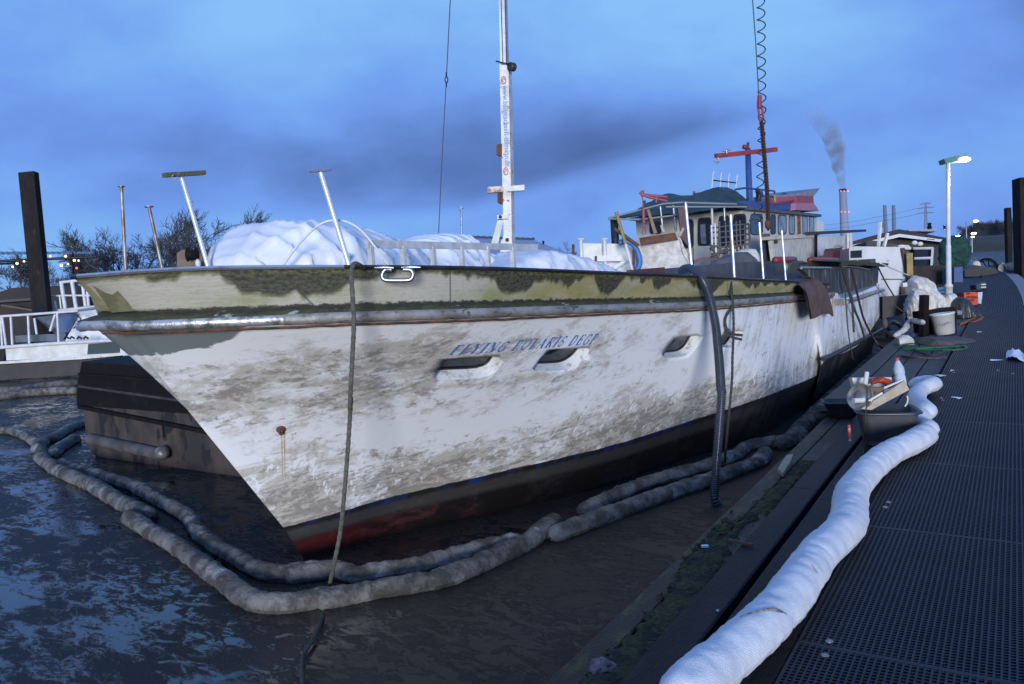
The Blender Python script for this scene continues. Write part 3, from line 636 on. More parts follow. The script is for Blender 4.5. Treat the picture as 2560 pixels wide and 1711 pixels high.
# ---- lettering: slanted serif capitals cut as thin strokes lying on the hull
TK, TN = .21, .075       # thick and thin stroke width, in letter heights
def arc(cx, cy, rx, ry, a0, a1, n=12): return [(cx + rx * math.cos(math.radians(a0 + (a1 - a0) * k / n)), cy + ry * math.sin(math.radians(a0 + (a1 - a0) * k / n))) for k in range(n + 1)]
def ln(x0, y0, x1, y1, w): return ('l', [(x0, y0), (x1, y1)], w)
def sf(x, y, w=.36): return ('l', [(x - w / 2, y), (x + w / 2, y)], TN)
GL = {
 'F': (.66, [ln(.2, 0, .2, 1, TK), ln(.2, .975, .62, .975, TN), ln(.2, .52, .5, .52, TN), ln(.6, .98, .6, .76, TN), ln(.5, .62, .5, .42, TN), sf(.2, .02), sf(.15, .98, .26)]),
 'L': (.64, [ln(.2, 0, .2, 1, TK), ln(.2, .025, .6, .025, TN), ln(.6, .02, .6, .26, TN), sf(.2, .98), sf(.15, .02, .26)]),
 'Y': (.74, [ln(.12, .98, .37, .46, TK), ln(.66, .98, .4, .46, TN), ln(.37, 0, .37, .5, TK), sf(.12, .98, .3), sf(.66, .98, .24), sf(.37, .02, .34)]),
 'I': (.38, [ln(.19, 0, .19, 1, TK), sf(.19, .02), sf(.19, .98)]),
 'N': (.82, [ln(.15, 0, .15, 1, TN), ln(.15, .98, .66, .02, TK), ln(.66, 0, .66, 1, TN), sf(.15, .02, .24), sf(.1, .98, .24), sf(.66, .98, .24)]),
 'G': (.78, [('l', arc(.42, .5, .33, .47, 50, 310, 18), .12), ln(.66, .05, .66, .4, TK * .8), sf(.66, .42, .28), ln(.66, .98, .66, .74, TN)]),
 'P': (.66, [ln(.2, 0, .2, 1, TK), ('l', arc(.3, .72, .28, .255, 90, -90, 12), .1), ln(.2, .975, .3, .975, TN), ln(.2, .465, .3, .465, TN), sf(.2, .02), sf(.13, .98, .2)]),
 'O': (.8, [('l', arc(.4, .5, .31, .47, 0, 360, 24), .13)]),
 'A': (.78, [ln(.1, .02, .4, .98, TN), ln(.4, .98, .66, .02, TK), ln(.22, .34, .58, .34, TN), sf(.1, .02, .24), sf(.66, .02, .28)]),
 'R': (.76, [ln(.2, 0, .2, 1, TK), ('l', arc(.3, .74, .26, .235, 90, -90, 12), .1), ln(.2, .975, .3, .975, TN), ln(.2, .505, .34, .505, TN), ln(.36, .5, .66, .02, TK * .85), sf(.2, .02), sf(.68, .02, .18), sf(.13, .98, .2)]),
 'S': (.6, [('l', arc(.3, .74, .2, .235, 30, 250, 12) + arc(.3, .27, .23, .245, 80, -150, 14), .115), ln(.5, .98, .5, .76, TN), ln(.08, .02, .08, .26, TN)]),
 'D': (.78, [ln(.2, 0, .2, 1, TK), ('l', arc(.3, .5, .38, .475, 90, -90, 16), .12), ln(.12, .975, .3, .975, TN), ln(.12, .025, .3, .025, TN)]),
 'E': (.68, [ln(.2, 0, .2, 1, TK), ln(.2, .975, .6, .975, TN), ln(.2, .025, .62, .025, TN), ln(.2, .52, .5, .52, TN), ln(.6, .98, .6, .76, TN), ln(.62, .02, .62, .26, TN), ln(.5, .64, .5, .4, TN), sf(.15, .02, .2), sf(.15, .98, .2)]),
}
ly = .0; words = 'FLYING POLARIS DEGP'; adv = []
for ch in words:
    adv.append(ly); ly += .55 if ch == ' ' else GL[ch][0] + .22
pa, _ = onhull('A7', 203, 272); pb, _ = onhull('A7', 1135, 204); pm_, _ = onhull('A7', 600, 247)
def base_at(f):      # baseline through three places on the hull
    return pa * ((f - fm) * (f - 1) / fm) + pm_ * (f * (f - 1) / (fm * (fm - 1))) + pb * (f * (f - fm) / (1 - fm))
fm = (pm_ - pa).length / ((pm_ - pa).length + (pb - pm_).length)
LH = .092; total = ly
def letter_pt(u, h):
    f = u / total; p = base_at(f); t = (base_at(f + .01) - base_at(f - .01)).normalized()
    hit = HB.find_nearest(p); nr = hit[1] if hit[1].x > 0 else -hit[1]
    up_ = nr.cross(t); up_ = up_ if up_.z > 0 else -up_
    q = p + up_ * (h * LH) + t * (h * LH * .42)
    hh = HB.find_nearest(q); nr = hh[1] if hh[1].x > 0 else -hh[1]
    return hh[0] + nr * .0035
ci = 0
for ch, a0 in zip(words, adv):
    if ch == ' ': continue
    q = MB()
    for s_i, (_, pts, w) in enumerate(GL[ch][1]):
        P = [V((x, y, 0)) for x, y in pts]; ls, rs = [], []
        for i, p in enumerate(P):
            t = (P[min(i + 1, len(P) - 1)] - P[max(i - 1, 0)]).normalized(); nn = V((-t.y, t.x, 0)) * w / 2; ls.append(p + nn); rs.append(p - nn)
        f = lambda p: letter_pt(a0 + p.x, p.y) + V((1, 0, 0)) * .0003 * s_i
        q.grid([[f(p) for p in ls], [f(p) for p in rs]], False)
    q.build('letter', textblue, yacht)

# ---- stanchions
def tubeline(q, a, b, r, n=10): q.tube([a, (V(a) + V(b)) / 2, b], r, n)
rustpost = mat('stained_post_metal', (.40, .37, .33), .45, (.2, .13, .09), 9, metal=.5)
brightpost = mat('bright_post_metal', (.80, .80, .80), .3, (.65, .65, .66), 16, metal=.45)
mossboard = mat('mossy_board', (.10, .09, .06), .9, (.09, .10, .03), 18, d3=(.3, .28, .22), ds=12, bump=.6)
def stanchion(z, top, bot, d0, d1, r, m, capw=0, board=None):
    a, b = pd(z, *top, d0), pd(z, *bot, d1); q = MB(); tubeline(q, b, a, r, 12); st = q.build('stanchion', m, yacht)
    ax = (a - b).normalized(); WL[st.name] = WL['motor_yacht']
    if capw:
        q = MB(); q.lathe([(0, .006), (capw, .006), (capw, 0), (0, 0)], a, V((ax.x * .3, ax.y * .3, 1)), 14, False); q.build('cap_plate', rustpost, st)
    return st
stanchion('A1', (768, 222), (797, 775), 5.6, 5.6, .012, rustpost, .023)
stanchion('A1', (943, 350), (1034, 775), 5.8, 5.8, .012, rustpost, .032)
st = stanchion('A1', (1145, 150), (1330, 775), 5.3, 5.3, .0155, brightpost)
q = MB(); q.bar(pd('A1', 1037, 148, 5.2), pd('A1', 1290, 133, 5.42), .055, .028); q.build('top_board', mossboard, st)
q = MB(); c = pd('A1', 1100, 172, 5.2); q.tube([c + V((.0, 0, .012)) + RT * .012 * math.cos(a) + UP * .016 * math.sin(a) for a in [1.6 + k * .5 for k in range(9)]], .003, 6); q.build('hook', galv, st)
st = stanchion('A3', (613, 118), (790, 700), 4.9, 4.9, .0165, brightpost)
q = MB(); q.bar(pd('A3', 560, 116, 4.86), pd('A3', 665, 109, 4.95), .06, .008); q.build('cap_plate', rustpost, st)
stanchion('A4', (995, 657), (1052, 1250), 7.5, 7.5, .0135, brightpost, .028)
stanchion('A4', (1352, 752), (1384, 1270), 8.3, 8.3, .0135, brightpost)
stanchion('A4', (1580, 814), (1618, 1330), 9.1, 9.1, .0135, brightpost)
stanchion('A4', (1757, 877), (1795, 1330), 9.8, 9.8, .0125, brightpost)
# ---- chocks
q = MB(); near = 4.43
q.tube(catmull(pds('A3', [(1030, 690), (995, 690), (976, 715), (976, 738), (995, 752), (1060, 754), (1130, 752), (1150, 738), (1155, 715), (1140, 693), (1100, 690)], 4.62), 5), .0135, 10)
q.tube(pds('A3', [(930, 680), (985, 678), (1042, 681)], 4.6), [.006, .012, .007], 10); q.tube(pds('A3', [(1088, 678), (1140, 676), (1200, 678)], 4.66), [.007, .012, .006], 10)
q.build('mooring_chock', chrome, yacht)
q = MB(); q.tube(catmull(pds('B8', [(610, 240), (660, 236), (700, 245), (715, 275), (690, 320), (650, 318), (632, 285), (650, 262), (700, 268)], 7.72), 5), .012, 8); q.build('mooring_chock', chrome, yacht)
# ---- windlass on the foredeck
q = MB(); q.prism(pds('A1', [(1120, 770), (1118, 640), (1150, 620), (1240, 612), (1275, 650), (1290, 770)], 5.5), -_f0 * -.25); wl = q.build('windlass', mat('brown_windlass', (.17, .12, .075), .7, (.09, .065, .045), 12, bump=.3), yacht)
q = MB(); q.lathe([(0, -.03), (.05, -.03), (.035, -.01), (.035, .02), (.05, .03), (0, .03)], pd('A1', 1215, 650, 5.45), RT, 16); q.build('drum', darkrust, wl)
q = MB(); q.ball(pd('A1', 1252, 705, 5.42), (.018, .018, .03)); q.build('handle', white, wl)  # white ball standing for the small light on the windlass
# ---- inner coaming, grey; rust red at its forward end
q = MB(); P = [px('A4', a, b, -3.75) for a, b in [(800, 1182), (1060, 1160), (1400, 1130), (1700, 1118), (1800, 1120), (1800, 1400), (800, 1400)]]; q.prism(P, (-.05, 0, 0)); q.build('coaming', greypanel, yacht)
q = MB(); P = [px('A4', a, b, -3.74) for a, b in [(560, 1190), (830, 1168), (832, 1300), (560, 1300)]]; q.prism(P, (-.05, 0, 0)); q.build('coaming', mat('red_brown_coaming', (.15, .035, .025), .7, (.08, .03, .025), 6), yacht)
# ---- stern
sternm = mat('streaked_stern_panel', (.07, .07, .062), .7, (.03, .03, .032), 2.6, .4, .6, d3=(.30, .31, .30), ds=3.1, dlo=.60, dhi=.66, stretch=(1, 3, .35), bump=.2)  # dark streaked panel; its pale streaks paint in highlights of white posts
q = MB(); q.prism([px('B8', a, b, -2.12) for a, b in [(1425, 125), (1700, 118), (2090, 128), (2180, 95)]] + [V((-2.12, YE - .02, .9)), V((-2.12, 11.7, .93)), V((-2.12, 10.9, 1.02))], (-.06, 0, 0)); q.build('stern_bulwark', sternm, yacht)
q = MB(); q.box((XC, YE - .03, 1.1), (4.9, .06, .5)); q.build('transom_panel', sternm, yacht)
q = MB(); q.tube([px('B8', a, b, -2.10) for a, b in [(1420, 118), (1560, 118), (1710, 120)]], .016, 8); q.tube([px('B8', a, b, -2.10) for a, b in [(1830, 100), (1960, 110), (2080, 135)]], .014, 8); q.build('stern_trim', galv, yacht)
q = MB(); P = catmull([px('B8', a, b, -2.16) for a, b in [(1700, 72), (1850, 62), (2000, 72), (2120, 88), (2200, 80)]], 6); q.grid([[p + V((.12, 0, -.05 + .02 * noise.noise(p * 5))) for p in P], [p + V((.13, 0, .01 + .02 * noise.noise(p * 7))) for p in P], [p + V((-.25, 0, .05)) for p in P], [p + V((-.3, 0, -.05)) for p in P]], False); q.build('mossy_rim', mat('mossy_rim', (.03, .032, .018), .95, (.055, .055, .025), 12, bump=.7), yacht)
q = MB(); q.tube([px('B8', 1860, 455, -2.06), px('B8', 2030, 400, -2.06), px('B8', 2218, 335, -2.06)], .034, 8); q.build('rub_rail', galv, yacht)
q = MB(); q.tube([px('B8', a, b, -2.06) for a, b in [(1640, 1015), (1750, 965), (1900, 885), (2080, 790), (2255, 690)]], .028, 8); q.build('lower_rub_strip', black, yacht)
q = MB(); q.prism([px('B8', a, b, -2.075) for a, b in [(1740, 425), (1855, 420), (1855, 480), (1745, 485)]], (-.02, 0, 0)); q.build('patch_board', palewood, yacht)

# ------------------------------------------------------------------ THINGS ON THE YACHT
def mound(name, m, base, top, w, label, cat, amp=.05, fr=2.6, group=None, n=110, k=40, lo=.0, pw=.75, zbase=None, seed=0, crease=1.0):
    """a bundle under a loose sheet: silhouette top[] above a base line, bulging w to either side"""
    P = resample([V(p) for p in top], n); wd = (P[-1] - P[0]); wd.z = 0; sd = V((wd.y, -wd.x, 0)).normalized(); rows = []
    for i, p in enumerate(P):
        t = i / (n - 1); ww = w * (max(0, math.sin(math.pi * t)) ** .45 + .02); b0 = V((p.x, p.y, zbase)); h = max(.004, p.z - zbase); row = []
        for j in range(k + 1):
            th = math.pi * j / k; c, s_ = math.cos(th), math.sin(th)
            q = b0 + sd * (ww * (abs(c) ** .8) * (1 if c > 0 else -1)) + V((0, 0, h * max(0, s_) ** pw))
            o = V((seed, 0, 0)); vo = noise.voronoi(q * fr * .7 + o + noise.noise_vector(q * fr * .8) * .4)[0]; vo2 = noise.voronoi(q * fr * 1.8 + o + noise.noise_vector(q * fr * 1.5) * .5)[0]
            fold = math.exp(-abs(noise.noise(V((t * 9 + h * s_ * .9, s_ * .7 + c * .5, seed)))) * 11)
            nz = noise.noise(q * fr + o) * .45 + math.exp(-(vo[1] - vo[0]) * 13) * .42 * crease + math.exp(-(vo2[1] - vo2[0]) * 14) * .22 * crease + fold * .32 * crease + noise.noise(q * fr * 6 + o) * .06
            dirv = (sd * c + V((0, 0, s_ * .5))).normalized(); row.append(q + dirv * nz * amp * (0.25 + .75 * abs(c) if j not in (0, k) else .5))
        rows.append(row)
    q = MB(); q.grid(rows, True); o = q.build(name, m); 
    return T(o, label, cat, group)
A = lambda z, pts, X: [px(z, a, b, X) for a, b in pts]
mound('tarpaulin', tarp, None, A('A3', [(30, 700), (60, 620), (95, 560), (150, 500), (230, 437), (330, 426), (420, 436), (520, 442), (700, 477), (800, 498), (880, 518), (960, 530), (1030, 575), (1065, 640), (1085, 700)], -4.5), .75, 'large white plastic sheet wrapped over gear on the yacht bow', 'tarpaulin', .17, 2.2, 'white plastic sheets on the yacht', zbase=1.25)
mound('tarpaulin', tarp, None, A('A3', [(1080, 700), (1120, 600), (1165, 530), (1225, 495), (1300, 486), (1350, 496), (1392, 532), (1420, 600), (1425, 650), (1430, 700)], -4.7), .6, 'rounded white plastic sheet behind the middle of the ladder', 'tarpaulin', .14, 2.4, 'white plastic sheets on the yacht', zbase=1.2, seed=4)
mound('tarpaulin', tarp, None, A('A3', [(1440, 700), (1465, 640), (1500, 603), (1560, 608), (1620, 635), (1670, 700)], -4.5), .35, 'small low white plastic sheet just left of the hoist mast foot', 'tarpaulin', .10, 3, 'white plastic sheets on the yacht', zbase=1.2, seed=9)
mound('tarpaulin', tarp, None, A('A3', [(1610, 710), (1690, 645), (1765, 586), (1850, 580), (1960, 602), (2080, 645), (2170, 680), (2330, 720)], -4.0), .55, 'white plastic sheet sloping down to the right of the hoist mast', 'tarpaulin', .12, 2.4, 'white plastic sheets on the yacht', zbase=1.15, seed=13)
q = MB(); q.tube(catmull(pds('A3', [(370, 700), (470, 560), (570, 455), (640, 412), (705, 402), (765, 410), (840, 452), (920, 540), (1035, 700)], 5.0), 8), .0075, 10)
T(q.build('pipe_hoop', white), 'thin white pipe bent to a hoop in front of the large plastic sheet', 'pipe')
# ladder on edge
lad = thing('ladder', 'aluminium ladder lying on edge along the yacht rail', 'ladder', (-3.3, 4.3, 1.3)); LX = -3.50
a, b = px('A3', 885, 541, LX), px('A3', 1880, 560, LX); q = MB(); q.bar(a, b, .025, .05); q.build('side_rail', alu, lad)
dz = V((0, 0, -.36)); q = MB(); q.bar(a + dz, b + dz, .025, .05); q.build('side_rail', alu, lad)
for xx in (905, 1095, 1270, 1437, 1590, 1738):
    c = px('A3', xx, 549 + (xx - 905) * .012, LX); q = MB(); q.bar(c, c + dz, .034, .03, (0, 1, 0)); q.build('rung', alu, lad)
# suction hose
hp = pds('B8', [(250, 145, 7.75), (285, 125, 7.62), (330, 122, 7.5), (385, 150, 7.3), (440, 215, 7.15), (490, 310, 7.06), (530, 430, 7.02), (560, 560, 7.0), (585, 700, 6.97), (601, 850, 6.93), (615, 1000, 6.88), (626, 1150, 6.82), (635, 1300, 6.76), (639, 1400, 6.72)], 0) if 0 else [pd('B8', a, b, d) for a, b, d in [(250, 145, 7.75), (285, 125, 7.62), (330, 122, 7.5), (385, 150, 7.3), (440, 215, 7.15), (490, 310, 7.06), (530, 430, 7.02), (560, 560, 7.0), (585, 700, 6.97), (601, 850, 6.93), (615, 1000, 6.88), (626, 1150, 6.82), (635, 1300, 6.76), (639, 1400, 6.72)]]
hp += [pd('B2', 912, 330, 6.66), pd('B2', 905, 425, 6.62), pd('B2', 910, 468, 6.6), pz('B2', 930, 502, -.53)]
L_ = 2.9; P = resample(catmull(hp, 10), 1150); q = MB(); q.tube(P, [.0365 + .0045 * (1 if (i % 8) < 4 else -1) for i in range(len(P))], 14)
T(q.build('suction_hose', mat('ribbed_black_hose', (.028, .034, .05), .3, (.04, .046, .06), 8)), 'thick ribbed black hose hanging from the yacht rail into the water', 'hose')
q = MB(); q.tube(catmull([px('B8', a, b, -2.75) for a, b in [(400, 190), (560, 205), (720, 222), (880, 240)]], 6), .045, 12); T(q.build('rolled_mat', mat('brown_roll', (.09, .06, .04), .8, (.05, .04, .035), 6)), 'brown roll lying inside the yacht rail beside the ribbed hose', 'roll')
# ropes
def rope(pts, r, label, m=ropem, cat='rope', name='rope', n=8, sub=8, group=None):
    P = catmull(pts, sub); L_ = sum((a - b).length for a, b in zip(P, P[1:])); k = max(20, min(900, int(L_ / (r * 1.0)))); P = resample(P, k); q = MB()
    q.tube(P, [r * (1 + .10 * math.sin(i * 1.57)) for i in range(k)], n); return T(q.build(name, m), label, cat, group)
fr = [pd('A2', 2090, 215, 4.75), pd('A2', 2045, 178, 4.5), pd('A2', 2005, 176, 4.42), pd('A2', 1992, 260, 4.38), pd('A2', 2003, 450, 4.36), pd('A2', 2009, 600, 4.38), pd('A2', 1995, 900, 4.45), pd('A2', 1980, 1200, 4.55), pd('A8', 1935, 0, 4.6), pd('A8', 1912, 350, 4.72), pd('A8', 1880, 700, 4.85), pd('A8', 1843, 900, 4.95), pz('A8', 1812, 1045, -.48)]
rope(fr, .0135, 'grey braided rope hanging straight down from the yacht bow rail to the boom')
rope([pz('A8', 1785, 1180, -.50), pz('A8', 1745, 1285, -.47), pz('A8', 1680, 1395, -.475), pz('A8', 1665, 1460, -.475), pz('A8', 1668, 1570, -.48), pz('A8', 1650, 1700, -.48)], .013, 'dark rope end lying in the brown water at the bottom edge', roped)
rope([pd('B8', 700, 235, 8.0), pd('B8', 730, 240, 7.75), pd('B8', 745, 400, 7.62), pd('B8', 758, 600, 7.6), pd('B8', 756, 800, 7.58), pd('B8', 747, 1000, 7.55), pd('B8', 740, 1250, 7.5), pd('B2', 960, 200, 7.45), pz('B2', 953, 305, -.5)], .012, 'thin dark rope hanging down the hull just behind the ribbed hose', roped)
rope([pd('B8', a, b, 7.6) for a, b in [(735, 330), (748, 500), (705, 555), (676, 620), (682, 690), (712, 740), (765, 768), (845, 776)]], .014, 'looped rope end tied at the rail above the rearmost porthole', roped)
rope([pd('B8', a, b, 7.6) for a, b in [(690, 740), (715, 778), (760, 800), (840, 820)]], .013, 'short rope tail crossing the rearmost porthole', roped)
# brown cloth over the stern rail
Aa = [(960, 275, -2.9), (1230, 262, -2.5), (1370, 300, -2.12), (1425, 390, -2.03), (1450, 500, -2.02), (1468, 603, -2.02)]; Bb = [(1200, 190, -2.9), (1410, 165, -2.5), (1560, 215, -2.12), (1650, 340, -2.03), (1695, 450, -2.02), (1720, 565, -2.02)]
Pa = resample(catmull([px('B8', *c) for c in Aa], 8), 40); Pb = resample(catmull([px('B8', *c) for c in Bb], 8), 40); rows = []
for i in range(40):
    row = []
    for j in range(25):
        t = j / 24; p = Pa[i].lerp(Pb[i], t); p = p + V((math.sin(t * 15 + i * .05 + noise.noise(V((t * 3, i * .08, 0))) * 2) * .03 * min(1, i / 15) + .03, 0, noise.noise(p * 6) * .03 - (.03 * math.sin(t * 9) if i == 39 else 0))); row.append(p)
    rows.append(row)
q = MB(); q.grid(rows); q.grid([[p - V((.012, 0, 0)) for p in r] for r in rows], True, True); o = q.build('draped_cloth', brownrag); T(o, 'brown cloth draped over the yacht rail near the stern', 'cloth')
q = MB(); q.tube([p + V((.01, 0, 0)) for p in rows[-1]], .012, 6); q.build('hem', mat('red_hem', (.30, .05, .03), .8), o) if 0 else None
# ropes at the stern
sx = -2.0
rope([px('C3', a, b, sx) for a, b in [(330, 90), (350, 250), (420, 480), (480, 660), (495, 900), (510, 1150)]], .016, 'thick dark rope hanging short beside the stern bulwark', roped)
rope([px('C3', a, b, sx) for a, b in [(380, 180), (430, 500), (500, 760), (600, 1000), (680, 1270)]], .017, 'dark rope slanting down the stern to the lower rub strip', roped)
rope([px('C3', 480, 200, sx), px('C3', 580, 650, sx), px('C3', 660, 950, sx), px('C3', 780, 1190, sx), px('C3', 900, 1360, -1.9), px('C3', 1060, 1460, -1.75), pz('C3', 1300, 1520, .03), pz('C3', 1700, 1545, .03), pz('C3', 1900, 1535, .03)], .017, 'brown hose running from the stern down across the grey planks', mat('brown_hose', (.07, .035, .035), .6, (.04, .025, .03), 5), 'hose', 'hose')
rope([px('C3', a, b, sx) for a, b in [(385, 560), (395, 800), (420, 1100), (470, 1430), (500, 1560)]], .008, 'thin line hanging down the stern left of the other ropes', roped)
rope([px('C3', 740, 290, sx), px('C3', 880, 500, -1.9), pd('C3', 1100, 720, 13.6), pd('C3', 1300, 870, 13.8), pd('C3', 1540, 990, 14)], .006, 'thin brown line sagging from the stern to the wooden post', mat('brown_line', (.12, .07, .05), .8))
rope([px('C3', 875, 170, sx), pd('C3', 990, 400, 14.5), pd('C3', 1110, 600, 15)], .013, 'taut dark rope leading aft from the stern corner', roped)
rope([px('C3', 910, 115, sx), pd('C3', 1120, 205, 16), pd('C3', 1320, 290, 17.5)], .012, 'taut white rope from the stern corner to the yellow post', mat('white_rope', (.6, .6, .6), .8))

# ------------------------------------------------------------------ HOIST MAST
MD = 9.0
mast = thing('hoist_mast', 'tall white hoist mast with rust spots and blue vertical lettering', 'mast', pd('B3', 480, 1700, MD))
th = pd('B3', 488, 430, MD + .12) - pd('B3', 468, 430, MD)
q = MB(); q.prism(pds('B3', [(413, 395), (468, 402), (490, 1490), (494, 1720), (446, 1720), (440, 1490)], MD), th); q.build('lower_column', mastwhite, mast)
q = MB(); th2 = (pd('B3', 460, 0, MD + .09) - pd('B3', 446, 0, MD + .02)); q.prism(pds('B3', [(372, -1300), (412, -1300), (458, 420), (420, 420)], MD + .02), th2)
q.build('inner_column', mat('grey_blue_metal', (.42, .46, .52), .4, (.32, .36, .42), 5, metal=.4), mast)
for x0, x1 in ((412, 434), (440, 456)):
    q = MB(); q.bar(pd('B3', x0 - 24, -1300, MD), pd('B3', x1, 400, MD), .006, .01); q.build('guide_strip', rust, mast)
q = MB(); q.lathe([(0, -.03), (.05, -.03), (.05, -.008), (.03, 0), (.05, .008), (.05, .03), (0, .03)], pd('B3', 489, 411, MD - .02), _f0 * .7 + _r0 * .7, 20); q.build('top_roller', black, mast)
q = MB(); q.tube([pd('B3', 391, 376, MD - .03), pd('B3', 470, 394, MD - .03)], .008, 8); q.build('pin', darkrust, mast)
for y0, y1, x0, x1 in ((883, 956, 394, 428), (1178, 1252, 401, 434)):
    q = MB(); q.prism(pds('B3', [(x0, y0 + 8), (x0 + 10, y0), (x1, y0), (x1, y1), (x0 + 14, y1 - 4), (x0, y1 - 14)], MD - .02), _f0 * .08); q.build('guide_block', rust, mast)
q = MB(); q.prism(pds('B3', [(340, 1147), (432, 1140), (436, 1176), (340, 1182)], MD - .05), _f0 * .09); cb_ = q.build('cross_bracket', mat('orange_rust_bracket', (.55, .5, .45), .6, (.35, .12, .05), 8, .42, .55), mast)
q = MB(); q.prism(pds('B3', [(455, 1142), (566, 1132), (566, 1166), (458, 1174)], MD - .05), _f0 * .09); q.build('cross_bracket', mastwhite, mast)
q = MB(); q.prism(pds('B3', [(399, 1318), (466, 1313), (466, 1340), (400, 1343)], MD - .06), _f0 * .06); hp_ = q.build('hinge_plate', mastwhite, mast)
q = MB(); q.lathe([(0, 0), (.02, 0), (.02, .01)], pd('B3', 418, 1329, MD - .075), -_f0, 12); q.build('pivot_bolt', black, mast)
q = MB(); q.prism(pds('B3', [(404, 1342), (438, 1342), (404, 1500), (360, 1500)], MD + .02), _f0 * .05); q.build('strut', mat('grey_green_strut', (.25, .28, .28), .45, (.18, .2, .2), 4, metal=.4), mast)
q = MB(); q.prism(pds('B3', [(420, 1490), (436, 1448), (486, 1448), (492, 1500), (492, 1720), (414, 1720)], MD - .05), _f0 * .045); q.build('hinge_plate', mastwhite, mast)
q = MB(); q.lathe([(0, 0), (.022, 0), (.022, .012)], pd('B3', 460, 1470, MD - .06), -_f0, 12); q.build('pivot_bolt', rust, mast)
def letters(txt, p0, p1, up_, h, m, parent, name='lettering'):
    """writing from p0 to p1 in the built-in face, as a thin mesh"""
    cu = bpy.data.curves.new(name, 'FONT'); cu.body = txt; cu.extrude = .002; cu.resolution_u = 3; tmp = bpy.data.objects.new('tmp', cu); COL.objects.link(tmp)
    bpy.context.view_layer.update(); me = bpy.data.meshes.new_from_object(tmp.evaluated_get(bpy.context.evaluated_depsgraph_get())); bpy.data.objects.remove(tmp); bpy.data.curves.remove(cu)
    xs = [v.co.x for v in me.vertices]; w = max(xs) - min(xs); d = (p1 - p0); L_ = d.length; d.normalize(); n_ = d.cross(up_).normalized(); up_ = n_.cross(d); sx_ = L_ / w
    for v in me.vertices: v.co = p0 + d * ((v.co.x - min(xs)) * sx_) + up_ * (v.co.y * h / .7) + n_ * v.co.z - WL[parent.name]
    me.materials.clear(); me.materials.append(m); me.name = name; o = bpy.data.objects.new(name, me); COL.objects.link(o); o.parent = parent; WL[o.name] = WL[parent.name]; return o
fz = MD - .006
letters('www.baugeschaeft-tillmann.de', pd('B3', 431, 525, fz), pd('B3', 449, 1022, fz), pd('B3', 470, 700, fz) - pd('B3', 430, 702, fz), .062, mat('mast_lettering_blue', (.06, .22, .5), .6, (.16, .3, .55), 30), mast)
for cy in (492, 1050):
    cx = 438 + (cy - 492) * .025; q = MB(); c = pd('B3', cx, cy, fz - .002)
    q.tube([c + RT * .026 * math.cos(a) + UP * .042 * math.sin(a) for a in [k * math.tau / 18 for k in range(18)]], .0045, 6, closed=True); q.tube([c + RT * .012 * math.cos(a) + UP * .020 * math.sin(a) for a in [k * math.tau / 12 for k in range(10)]], .004, 6); q.build('emblem', textred, mast)
wire = thing('hoist_wire', 'thin wire rope with a shackle hanging left of the hoist mast', 'wire', pd('B3', 40, 1435, 9.4))
q = MB(); q.tube(pds('B3', [(175, -1400), (112, 0), (90, 445)], 9.4), .006, 6); q.build('wire_strand', wiremat, wire)
q = MB(); q.tube(pds('B3', [(85, 540), (60, 1000), (38, 1480)], 9.4), .0055, 6); q.build('wire_strand', wiremat, wire)
c = pd('B3', 88, 490, 9.4); q = MB(); q.tube([c + RT * .017 * math.cos(a) + UP * .036 * math.sin(a) for a in [k * math.tau / 18 for k in range(18)]], .0065, 8, closed=True); q.tube([c + UP * .036, c + UP * .09], .009, 8); q.tube([c - UP * .036, c - UP * .09], .008, 8); q.build('shackle', darkrust, wire)

# ------------------------------------------------------------------ CRANE CHAIN AND SPIRAL CABLE
CD = 14.0
ch = thing('crane_chain', 'heavy rusty chain with red hook hanging in front of the wheelhouse', 'chain', pd('A4', 1650, 860, CD))
q = MB(); q.tube(pds('B4', [(310, -1500), (396, 0), (418, 300), (440, 690)], CD), .011, 6); q.build('hoist_wire', wiremat, ch)
q = MB(); q.tube(catmull(pds('B4', [(436, 690), (432, 740), (440, 790), (440, 830), (455, 850), (470, 830), (466, 780), (460, 750)], CD), 5), .018, 8); q.tube(pds('B4', [(445, 670), (444, 760)], CD), .04, 8); q.build('hook', redp, ch)
q = MB(); a, b = pd('B4', 458, 850, CD), pd('B4', 497, 1330, CD); b2 = pd('A4', 1650, 865, CD)
P = resample([a, b, b2], 74)
for i in range(len(P) - 1):
    c = (P[i] + P[i + 1]) / 2; ax = (P[i + 1] - P[i]).normalized(); s1 = (RT if i % 2 else FW); wv = (.034 if i < 70 else .044)
    q.tube([c + ax * .04 * math.cos(k) + s1 * wv * math.sin(k) for k in [j * math.tau / 8 for j in range(8)]], .012, 5, closed=True)
q.build('chain_links', mat('rusty_chain', (.025, .015, .012), .85, (.055, .03, .02), 20), ch)
q = MB(); q.lathe([(0, 0), (.05, .02), (.055, .12), (.03, .14), (0, .14)], pd('A4', 1648, 862, CD), (0, 0, 1), 10); q.build('end_weight', rust, ch)
q = MB(); P = []; N_ = 1280
A0 = catmull(pds('B4', [(410, -1000), (452, 0), (457, 300), (460, 600), (462, 760), (458, 960), (452, 1150), (448, 1300), (440, 1420), (428, 1560)], CD + .05), 8); A0 = resample(A0, N_)
for i, p in enumerate(A0):
    a = i * math.tau / (N_ / 30.3); r = (.068 if i < 920 else .062) * (1 + .12 * noise.noise(V((i * .02, 0, 0)))); P.append(p + RT * r * math.cos(a) + FW * r * math.sin(a))
q.tube(P, .0105, 6); T(q.build('spiral_cable', mat('black_spiral_cable', (.02, .022, .03), .5)), 'black coiled cable winding down beside the rusty chain', 'cable')

